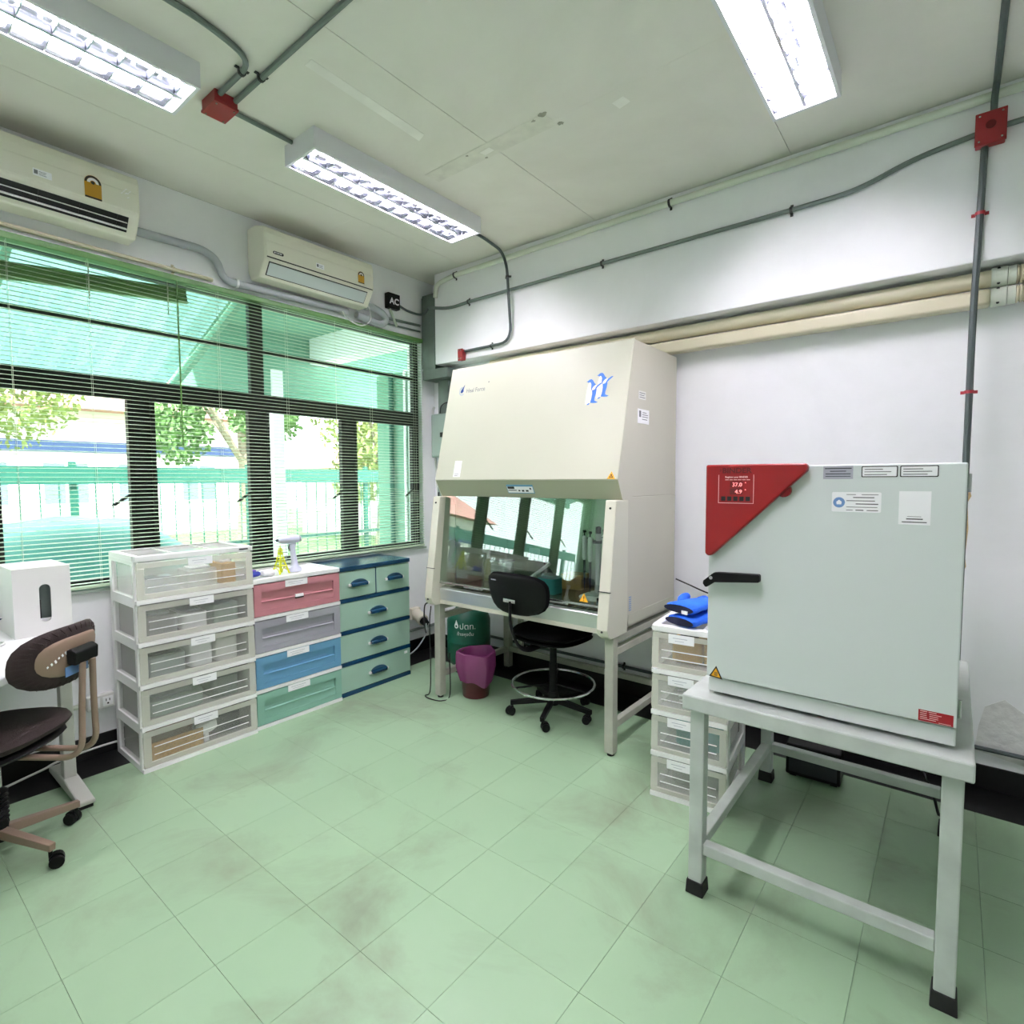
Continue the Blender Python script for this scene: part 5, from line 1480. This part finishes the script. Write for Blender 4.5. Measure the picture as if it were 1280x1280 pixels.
# ------------------------------------------------------------------ desk
DZ = .79
dk = thing('corner_desk', 'white corner desk with grey steel T-legs under the window', 'desk', (0, 0, 0))
dp = [(-3.615, -.95), (-2.42, -.95), (-2.42, .12), (-2.45, .22), (-2.53, .30), (-2.66, .375), (-2.76, .47), (-2.84, .60), (-2.88, .69), (-2.895, .715), (-2.915, .728), (-2.94, .735), (-3.615, .735)]
obj('desk_top', MB().prism(dp, 'z', DZ - .032, DZ), 'desk_white', dk, bev=.006, seg=3)
obj('edge_bracket', MB().box(-3.02, -2.945, .62, .725, DZ - .085, DZ - .0325), 'olive', dk, bev=.005)
def tleg(y_):
    lg = obj('leg_column', MB().box(-3.375, -3.315, y_ - .025, y_ + .025, .055, DZ - .0325), 'desk_leg', dk, bev=.005)
    obj('leg_foot', MB().prism([(-3.58, .012), (-3.07, .012), (-3.055, .02), (-3.055, .038), (-3.30, .062), (-3.40, .062), (-3.58, .04)], 'y', y_ - .032, y_ + .032), 'desk_leg', lg, bev=.006)
    obj('glide', MB().box(-3.10, -3.065, y_ - .025, y_ + .025, 0, .012), 'rubber', lg)
    obj('glide', MB().box(-3.57, -3.53, y_ - .025, y_ + .025, 0, .012), 'rubber', lg)
tleg(.70); tleg(-.85)
obj('modesty_beam', MB().box(-3.36, -3.33, -.82, .67, .60, .70), 'desk_leg', dk, bev=.003)
obj('front_post', MB().cyl((-2.55, -.80, 0), (-2.55, -.80, DZ - .0325), .03, 16), 'desk_leg', dk, smooth=True)

# white slotted dispenser box on the desk
bxo = thing('dispenser_box', 'white box with a tall rounded slot standing on the desk', 'dispenser box', (-3.42, .62, DZ), R(91.5))
w_, h_, d_ = .21, .315, .30
obj('shell', MB().box(-w_ / 2, -w_ / 2 + .004, -d_ / 2 + .004, d_ / 2, 0, h_).box(w_ / 2 - .004, w_ / 2, -d_ / 2 + .004, d_ / 2, 0, h_)
    .box(-w_ / 2 + .004, w_ / 2 - .004, d_ / 2 - .004, d_ / 2, 0, h_).box(-w_ / 2 + .004, w_ / 2 - .004, -d_ / 2 + .004, d_ / 2 - .004, h_ - .004, h_).box(-w_ / 2 + .004, w_ / 2 - .004, -d_ / 2 + .004, d_ / 2 - .004, 0, .004), 'white_dull', bxo)
cap = []
for cz, a0 in ((.215, 0), (.083, 180)):
    for k in range(9):
        q = R(a0 + 180 * k / 8)
        cap.append((.008 + .021 * math.cos(q), cz + .021 * math.sin(q)))
outr = []
cx, cz = .008, .149
for px_, pz_ in cap:
    dx_, dz_ = px_ - cx, pz_ - cz
    s_ = min(((w_ / 2 - cx) / dx_) if dx_ > 1e-6 else 9, ((-w_ / 2 - cx) / dx_) if dx_ < -1e-6 else 9, ((h_ - cz) / dz_) if dz_ > 1e-6 else 9, ((-cz) / dz_) if dz_ < -1e-6 else 9)
    outr.append((cx + dx_ * s_, cz + dz_ * s_))
# make sure the plate has its four corners
for cc in ((w_ / 2, h_), (-w_ / 2, h_), (-w_ / 2, 0), (w_ / 2, 0)):
    i = min(range(len(outr)), key=lambda k: (outr[k][0] - cc[0]) ** 2 + (outr[k][1] - cc[1]) ** 2)
    outr[i] = cc
k = len(cap)
vs = []
for yy in (-d_ / 2, -d_ / 2 + .0038):
    vs += [(a, yy, b) for a, b in cap] + [(a, yy, b) for a, b in outr]
fs = []
for i in range(k):
    j = (i + 1) % k
    fs += [(i, j, k + j, k + i), (2 * k + i, 3 * k + i, 3 * k + j, 2 * k + j), (i, 2 * k + i, 2 * k + j, j), (k + i, k + j, 3 * k + j, 3 * k + i)]
obj('front_plate', MB().add(vs, fs), 'white_dull', bxo)
obj('inner_roll', MB().cyl((0.02, -.04, .005), (0.02, -.04, .25), .05, 20), 'panel_grey', bxo, smooth=True)
obj('inner_strip', MB().box(-.014, -.002, -.12, -.10, .03, .16), 'sticker_black', bxo)
obj('inner_sheet', MB().box(-.02, .04, -.13, -.128, .005, .075), 'label_white', bxo)
nb_ = thing('fabric_bag', 'dark navy fabric bag standing on the desk beside the slotted box', 'bag', (-3.02, .20, DZ), R(90))
rings = []
for z_, x0, x1, hy in ((0, -.18, .10, .07), (.06, -.18, .12, .08), (.11, -.18, .17, .085), (.15, -.18, .245, .06), (.18, -.18, .19, .05), (.215, -.18, .12, .03)):
    rings.append([(x0, -hy, z_), ((x0 + x1) / 2, -hy * 1.1, z_), (x1 - .03, -hy * .7, z_), (x1, 0, z_), (x1 - .03, hy * .7, z_), ((x0 + x1) / 2, hy * 1.1, z_), (x0, hy, z_)])
obj('bag_body', MB().loft(rings), 'navy_cloth', nb_, smooth=True)
obj('strap', MB().tube(smoothpath([(-.10, 0, .215), (-.08, 0, .27), (.0, 0, .28), (.04, 0, .215)], 5), .008, 8), 'navy_cloth', nb_, smooth=True)
cable('white cable lying on the desk edge beside the slotted box', [(-3.22, .30, DZ + .006), (-3.17, .40, DZ + .006), (-3.20, .47, DZ + .006), (-3.26, .46, DZ + .006), (-3.30, .36, DZ + .006)], .005, 'cable_white')

# ------------------------------------------------------------------ chairs
def pad(w, h, t, curve=0.0, n=28, power=3.2, taper=0.0):
    """cushion-like plate in the xz plane, front toward -y"""
    rs = [0, .35, .65, .85, .95, 1.0]
    mb = MB()
    def pt(r, q, side):
        c, s_ = math.cos(q), math.sin(q)
        k = (abs(c) ** power + abs(s_) ** power) ** (-1 / power)
        x_, z_ = w / 2 * r * c * k, h / 2 * r * s_ * k
        x_ *= 1 - taper * (z_ / h)
        y_ = -curve * (x_ / (w / 2)) ** 2 + side * t / 2 * math.sqrt(max(0, 1 - r ** 4))
        return (x_, y_, z_)
    vs, fs = [], []
    for side in (-1, 1):
        o = len(vs)
        vs.append(pt(0, 0, side))
        for r in rs[1:]:
            vs += [pt(r, 2 * math.pi * j / n, side) for j in range(n)]
        for j in range(n):
            fs.append((o, o + 1 + j, o + 1 + (j + 1) % n))
        for i in range(len(rs) - 2):
            for j in range(n):
                j2 = (j + 1) % n
                fs.append((o + 1 + i * n + j, o + 1 + (i + 1) * n + j, o + 1 + (i + 1) * n + j2, o + 1 + i * n + j2))
    mb.add(vs, fs)
    mb2 = MB()
    mb2.v, mb2.f = mb.v, mb.f
    return mb2

def star_base(t, angs, rot, r, mArm, armz, hub_h, flatbar=False):
    """five arms with casters; angs are world degrees, rot is the chair's rotation"""
    obj('hub', MB().lathe([(0, armz - .03), (.034, armz - .03), (.036, armz + .03), (.03, hub_h), (0, hub_h)], 16), 'black_plastic', t, smooth=True)
    for k, a in enumerate(angs):
        a = R(a) - rot
        u = Vector((math.cos(a), math.sin(a), 0)); s_ = Vector((-u.y, u.x, 0))
        sec = [(-.016, .022), (.016, .022), (.014, -.018), (-.014, -.018)]
        ring0 = [u * .03 + s_ * p + Vector((0, 0, armz + q)) for p, q in sec]
        ring1 = [u * (r + .012) + s_ * p * .85 + Vector((0, 0, armz - .022 + q * .7)) for p, q in sec]
        arm = obj('base_arm', MB().loft([ring0, ring1]), mArm, t, bev=.003)
        c = u * r
        ca = link('caster', None, arm)
        yaw = a + R(50 + 70 * k)
        du = Vector((math.cos(yaw), math.sin(yaw), 0)); ds = Vector((-du.y, du.x, 0))
        cw = c + du * .018
        for s in (-1, 1):
            obj('wheel', MB().cyl(cw + ds * (s * .004) + Vector((0, 0, .025)), cw + ds * (s * .024) + Vector((0, 0, .025)), .025, 16), 'black_plastic', arm, bev=.003)
        bpy.data.objects.remove(ca)
        obj('caster_hood', MB().cyl(cw + ds * -.012 + Vector((0, 0, .034)), cw + ds * .012 + Vector((0, 0, .034)), .024, 14).cyl(c + Vector((0, 0, .03)), c + Vector((0, 0, armz - .038)), .007, 8), 'black_plastic', arm)

# drafting chair under the cabinet
ca_rot = R(180 - 3)
rc = thing('drafting_chair', 'black drafting chair with a chrome foot ring at the safety cabinet', 'chair', (-1.96, 2.87, 0), ca_rot)
star_base(rc, [218, 290, 2, 74, 146], ca_rot, .262, 'black_plastic', .095, .15)
obj('gas_column', MB().lathe([(0, .1502), (.026, .1502), (.026, .33), (.022, .332), (.022, .47), (0, .47)], 18), 'black_plastic', rc, smooth=True)
obj('foot_ring', MB().tube([(.262 * math.cos(R(q)), .262 * math.sin(R(q)), .20) for q in range(0, 360, 8)], .0085, 8, closed=True), 'chrome', rc, smooth=True)
for q in (60, 180, 300):
    obj('ring_spoke', MB().cyl((.026 * math.cos(R(q)), .026 * math.sin(R(q)), .20), (.255 * math.cos(R(q)), .255 * math.sin(R(q)), .20), .006, 8), 'black_plastic', rc)
sm = pad(.48, .46, .075, 0, power=3.0)
o = obj('seat', sm, 'black_fabric', rc, smooth=True)
o.data.transform(Matrix.Translation((0, 0, .545)) @ Matrix.Rotation(R(90), 4, 'X'))
sm = pad(.46, .44, .03, 0, power=3.0)
o = obj('seat_shell', sm, 'black_plastic', rc, smooth=True)
o.data.transform(Matrix.Translation((0, 0, .505)) @ Matrix.Rotation(R(90), 4, 'X'))
obj('tilt_mechanism', MB().box(-.06, .06, -.10, .16, .4705, .49), 'black_plastic', rc, bev=.006)
obj('back_bar', MB().tube(smoothpath([(0, .15, .478), (0, .26, .48), (0, .345, .53), (0, .405, .66), (0, .412, .80)], 5), .020, 8, flat=.45), 'black_plastic', rc, smooth=True)
o = obj('backrest', pad(.455, .25, .045, .045, power=3.2, taper=-.12), 'black_fabric', rc, smooth=True)
o.data.transform(Matrix.Translation((0, .375, .835)) @ Matrix.Rotation(R(-10), 4, 'X'))
o = obj('back_shell', pad(.44, .24, .020, .045, power=3.2, taper=-.12), 'black_plastic', rc, smooth=True)
o.data.transform(Matrix.Translation((0, .397, .831)) @ Matrix.Rotation(R(-10), 4, 'X'))
o = obj('bracket_plate', MB().box(-.045, .045, .414, .422, .79, .812), 'chrome', rc, bev=.002)
o = obj('lettering', bars((.155, .4045, .905), NX, Z, [(k * .012, k * .012 + .009, 0, .006) for k in range(9)], base=.001), 'label_grey', rc)
obj('height_lever', MB().tube([(.03, .02, .495), (.18, .03, .47), (.25, .03, .45)], .006, 7), 'black_plastic', rc)

# brown task chair at the desk
tr_ = R(-50)
tc_ = thing('task_chair', 'dark brown task chair with taupe tube back support at the desk', 'chair', (-2.93, .38, 0), tr_)
star_base(tc_, [26, 98, 170, 242, 314], tr_, .262, 'taupe_metal', .105, .16)
obj('bellows', MB().lathe([(0, .1602)] + [p for k in range(7) for p in ((.040, .162 + k * .018), (.030, .171 + k * .018))] + [(0, .29)], 18), 'black_plastic', tc_)
obj('gas_column', MB().lathe([(0, .2902), (.022, .2902), (.022, .42), (0, .42)], 16), 'chrome', tc_, smooth=True)
o = obj('seat', pad(.47, .46, .085, 0, power=3.0), 'brown_fabric', tc_, smooth=True)
o.data.transform(Matrix.Translation((0, -.01, .50)) @ Matrix.Rotation(R(94), 4, 'X'))
o = obj('seat_shell', pad(.44, .42, .05, 0, power=3.0), 'black_plastic', tc_, smooth=True)
o.data.transform(Matrix.Translation((0, -.01, .455)) @ Matrix.Rotation(R(92), 4, 'X'))
obj('seat_plate', MB().box(-.09, .09, -.10, .12, .4202, .436), 'black_plastic', tc_, bev=.004)
for s in (-1, 1):
    obj('support_tube', MB().tube(fillet([(s * .035, .06, .432), (s * .04, .378, .425), (s * .032, .378, .60), (s * .026, .385, .80)], .11, 7), .0115, 10), 'taupe_metal', tc_, smooth=True)
obj('support_block', MB().prism([(.385, .795), (.389, .845), (.368, .860), (.348, .855), (.351, .80)], 'x', -.06, .06), 'black_plastic', tc_, bev=.006)
o = obj('backrest', pad(.41, .24, .05, .07, power=2.6), 'brown_fabric', tc_, smooth=True)
o.data.transform(Matrix.Translation((0, .318, .825)) @ Matrix.Rotation(R(-8), 4, 'X'))
o = obj('back_shell', pad(.30, .155, .018, .04, power=2.6), 'brown_shell', tc_, smooth=True)
o.data.transform(Matrix.Translation((0, .3455, .828)) @ Matrix.Rotation(R(-8), 4, 'X'))
# pleats of the cover round the shell
pl = MB()
for k in range(40):
    q = 2 * math.pi * k / 40
    c, s_ = math.cos(q), math.sin(q)
    kk = (abs(c) ** 2.6 + abs(s_) ** 2.6) ** (-1 / 2.6)
    def pz(r):
        x_, z_ = .205 * r * c * kk, .12 * r * s_ * kk
        return Vector((x_, .318 - .07 * (x_ / .205) ** 2 + .0255 * math.sqrt(max(0, 1 - r ** 4)) + z_ * .14, .825 + z_))
    pl.tube([pz(.80), pz(.9), pz(.97)], [.0022, .003, .001], 5)
obj('cover_pleats', pl, 'brown_fabric', tc_)['kind'] = 'stuff'
obj('sticker', MB().box(-.045, .07, .3515, .3535, .755, .792), 'seal_blue', tc_)
lt = MB()
for k in range(11):
    t_ = k / 10
    x_ = .125 - .13 * t_; z_ = .81 + .058 * math.sin(t_ * 1.35)
    lt.obox((x_, .3555 - .033 * (x_ / .15) ** 2, z_), (-.85, 0, .5), (-.5, 0, -.85), Y, -.004, .004, -.007, .003 * (k % 3), 0, .0012)
obj('lettering', lt, 'label_white', tc_)

# ------------------------------------------------------------------ outside the window
GZ = -.15
struct('ground_outside', MB().box(-60, WX - WT, -30, 45, GZ - .1, GZ), 'yard_concrete')
gs = struct('lawn_outside', MB().box(-30, -8.5, -30, 45, GZ, GZ + .015), 'grass_green')
aw = thing('awning', 'pale teal translucent awning sheet over the yard outside', 'awning', (WX - WT - .004, 0, 0))
v_ = Vector((-1.55, 0, -.50)).normalized()
nn_ = v_.cross(Vector(Y))
sh = MB()
k = 0
ring_t, ring_b = [], []
yy = -3.0
while yy <= 1.96:
    ring_t.append((0, yy, 2.92 + .010 * math.sin(yy * 2 * math.pi / .16)))
    ring_b.append((-1.55, yy, 2.33 + .010 * math.sin(yy * 2 * math.pi / .16)))
    yy += .04
n_ = len(ring_t)
sh.add(ring_t + ring_b, [(i, i + 1, n_ + i + 1, n_ + i) for i in range(n_ - 1)])
obj('sheet', sh, 'awning_sheet', aw, fix=False)
for y_ in (-2.5, -.9, .7, 1.95):
    obj('rafter', MB().loft([[(-.002, y_ - .02, 2.84), (-.002, y_ + .02, 2.84), (-.002, y_ + .02, 2.905), (-.002, y_ - .02, 2.905)], [(-1.55, y_ - .02, 2.25), (-1.55, y_ + .02, 2.25), (-1.55, y_ + .02, 2.315), (-1.55, y_ - .02, 2.315)]]), 'eave_green', aw)
obj('edge_beam', MB().box(-1.60, -1.555, -3.0, 1.98, 2.25, 2.33), 'eave_green', aw)
ev = thing('roof_eave', 'green concrete eave slab with edge beam outside the window corner', 'eave', (WX - WT - .004, 0, 0))
obj('slab', MB().box(-1.75, 0, 2.02, 6.0, 2.98, 3.12), 'eave_green', ev)
obj('edge_beam', MB().box(-1.75, -1.55, 2.02, 6.0, 2.34, 2.98), 'eave_green', ev)
obj('cross_beam', MB().box(-1.54, 0, 3.3, 3.5, 2.72, 2.98), 'post_white', ev)
pst = thing('white_post', 'white post standing under the eave outside', 'post', (-5.40, 2.93, GZ))
obj('shaft', MB().box(-.06, .06, -.06, .06, .12, 2.76), 'post_white', pst, bev=.01)
obj('footing', MB().box(-.10, .10, -.10, .10, 0, .12), 'yard_concrete', pst, bev=.01)
bw = thing('side_screen', 'pale teal screen wall with pipes outside the window corner', 'screen wall', (-3.86, 3.78, GZ))
obj('screen_panel', MB().box(-1.0, 0, 0, .05, 0, 2.75), 'eave_green', bw)
for k, x_ in enumerate((-.25, -.42, -.50, -.72)):
    obj('vertical_pipe', MB().cyl((x_, -.04, 0), (x_, -.04, 2.75), (.03, .02, .02, .025)[k], 10), 'fence_teal' if k % 2 else 'post_white', bw, smooth=True)
# fence
fn = thing('yard_fence', 'teal painted steel fence with a deep top rail outside', 'fence', (-7.0, 0, GZ))
for z0, z1 in ((1.62, 1.80), (.85, .90), (.12, .17)):
    obj('rail', MB().box(-.02, .02, -6, 12, z0, z1), 'fence_teal', fn)
for k in range(10):
    y_ = -5.57 + k * 1.8
    obj('fence_post', MB().box(-.065, -.021, y_ - .03, y_ + .03, 0, 1.85), 'fence_teal', fn)
pme = None
for k in range(120):
    y_ = -6 + k * .15
    o = obj('picket', MB().box(.0205, .030, -.006, .006, .10, 1.63), 'fence_teal', fn) if pme is None else link('picket', pme, fn)
    pme = o.data
    o.location.y = y_
# covered car: bonnet, roof and tail under a teal sheet
cc = thing('covered_car', 'parked car hidden under a teal cover in the yard', 'covered car', (-6.05, 1.1, GZ), R(90))
prof = [(-1.5, .25, .50), (-1.46, .62, .64), (-1.0, .80, .68), (-.62, 1.02, .64), (-.35, 1.26, .58), (.2, 1.33, .58), (.75, 1.27, .60), (1.1, 1.0, .66), (1.5, .78, .66), (1.56, .35, .5)]
rings = []
for x_, top, hw_ in prof:
    rg = []
    for j in range(15):
        q = math.pi * j / 14
        c, s_ = math.cos(q), math.sin(q)
        rg.append((x_ + .012 * math.sin(j * 2.1 + x_ * 9), hw_ * (abs(c) ** .5) * (1 if c > 0 else -1), .02 + top * abs(s_) ** .55))
    rings.append(rg)
obj('cover_sheet', MB().loft(rings), 'tarp_teal', cc, smooth=True)
obj('hem_cord', MB().box(-1.5, 1.5, -.70, -.685, 0, .02), 'fence_teal', cc)
# building
hb = thing('long_building', 'long white building with a blue band and window row beyond the fence', 'building', (-19, 0, GZ))
obj('wall_block', MB().box(-6, 0, -16, 9, 0, 3.6), 'house_white', hb)
obj('blue_band', MB().box(.0, .06, -16, 9, 2.45, 2.75), 'house_blue', hb)
obj('roof', MB().prism([(-6.6, 3.6), (.8, 3.6), (-2.9, 5.2)], 'y', -16.4, 9.4), 'roof_pink', hb)
for k in range(14):
    y_ = -15 + k * 1.7
    f_ = obj('window_frame', MB().box(.0, .05, y_, y_ + 1.1, 1.0, 2.2), 'post_white', hb)
    for q in (.06, .58):
        obj('pane', MB().box(.051, .06, y_ + q, y_ + q + .46, 1.06, 2.14), 'house_glass', f_)
kk_ = thing('red_roof_kiosk', 'white kiosk with a pink-red roof beyond the fence', 'kiosk', (-15, 12, GZ), R(15))
obj('wall_block', MB().box(-1.6, 1.6, -2.2, 2.2, 0, 2.0), 'house_white', kk_)
obj('roof', MB().loft([[(-2, -2.6, 2.0), (2, -2.6, 2.0), (2, 2.6, 2.0), (-2, 2.6, 2.0)], [(-.1, -1.2, 3.0), (.1, -1.2, 3.0), (.1, 1.2, 3.0), (-.1, 1.2, 3.0)]]), 'roof_pink', kk_)
obj('serving_window', MB().box(1.601, 1.65, -1.2, 1.2, .9, 1.7), 'house_glass', kk_)
# trees
def tree(label, x_, y_, h, rad, seed, m, n=7500):
    rnd = random.Random(seed)
    t = thing('leafy_tree', label, 'tree', (x_, y_, GZ), 0, group='trees beyond the fence')
    obj('trunk', MB().tube(smoothpath([(0, 0, 0), (.08, .05, h * .25), (-.05, .1, h * .5), (.05, 0, h * .75)], 4), [.16 - .008 * i for i in range(13)], 8), 'bark', t, smooth=True)
    for b in range(4):
        a = b * 1.7 + rnd.random()
        obj('branch', MB().tube(smoothpath([(0, 0.05, h * .42), (math.cos(a) * rad * .4, math.sin(a) * rad * .4, h * .6), (math.cos(a) * rad * .75, math.sin(a) * rad * .75, h * .72)], 3), [.06, .055, .05, .045, .035, .025, .015], 6), 'bark', t)
    mb = MB()
    blobs = [(rnd.uniform(-.6, .6) * rad, rnd.uniform(-.6, .6) * rad, h * rnd.uniform(.33, .95), rad * rnd.uniform(.35, .6)) for _ in range(9)]
    for _ in range(n):
        bx, by, bz, br = rnd.choice(blobs)
        d = Vector((rnd.gauss(0, 1), rnd.gauss(0, 1), rnd.gauss(0, 1))).normalized() * br * rnd.uniform(.55, 1) 
        c = Vector((bx, by, bz)) + d
        u = Vector((rnd.gauss(0, 1), rnd.gauss(0, 1), rnd.gauss(0, 1))).normalized()
        v2 = u.orthogonal().normalized()
        s_ = rnd.uniform(.045, .09)
        mb.add([c - u * s_, c + v2 * s_ * .5, c + u * s_, c - v2 * s_ * .5], [(0, 1, 2, 3)])
    obj('foliage', mb, m, t, fix=False)['kind'] = 'stuff'
    return t
tree('pale yellow-green tree standing behind the fence near the kiosk', -11.5, 9.0, 5.0, 1.9, 1, 'leaf_light')
tree('mid green tree beyond the fence between building and kiosk', -11.0, 5.2, 4.8, 1.6, 2, 'leaf_mid')
tree('pale tree beyond the fence over the covered car', -12.5, 1.4, 5.2, 1.8, 3, 'leaf_light')
tree('tall pale green tree far behind the kiosk', -19.0, 18.0, 7.0, 3.4, 4, 'leaf_light')
tree('mid green tree at the near end of the long building', -13.0, -2.5, 5.0, 2.0, 5, 'leaf_mid')
tree('light green tree close outside the side screen', -8.8, 12.6, 5.0, 1.8, 6, 'leaf_light')

# ------------------------------------------------------------------ keep to thing > part > sub-part
def depth(o):
    d = 1
    while o.parent:
        o = o.parent; d += 1
    return d
for o in [x for x in bpy.data.objects if depth(x) > 3]:
    chain = [o]
    while chain[-1].parent:
        chain.append(chain[-1].parent)
    target = chain[-2]                       # the part under the top-level thing
    m = o.matrix_basis.copy()
    p = o.parent
    while p is not target:
        m = p.matrix_basis @ m
        p = p.parent
    o.parent = target
    o.matrix_basis = m
red['label'] = 'red triangular control panel with display'
hd['label'] = 'black lever handle'
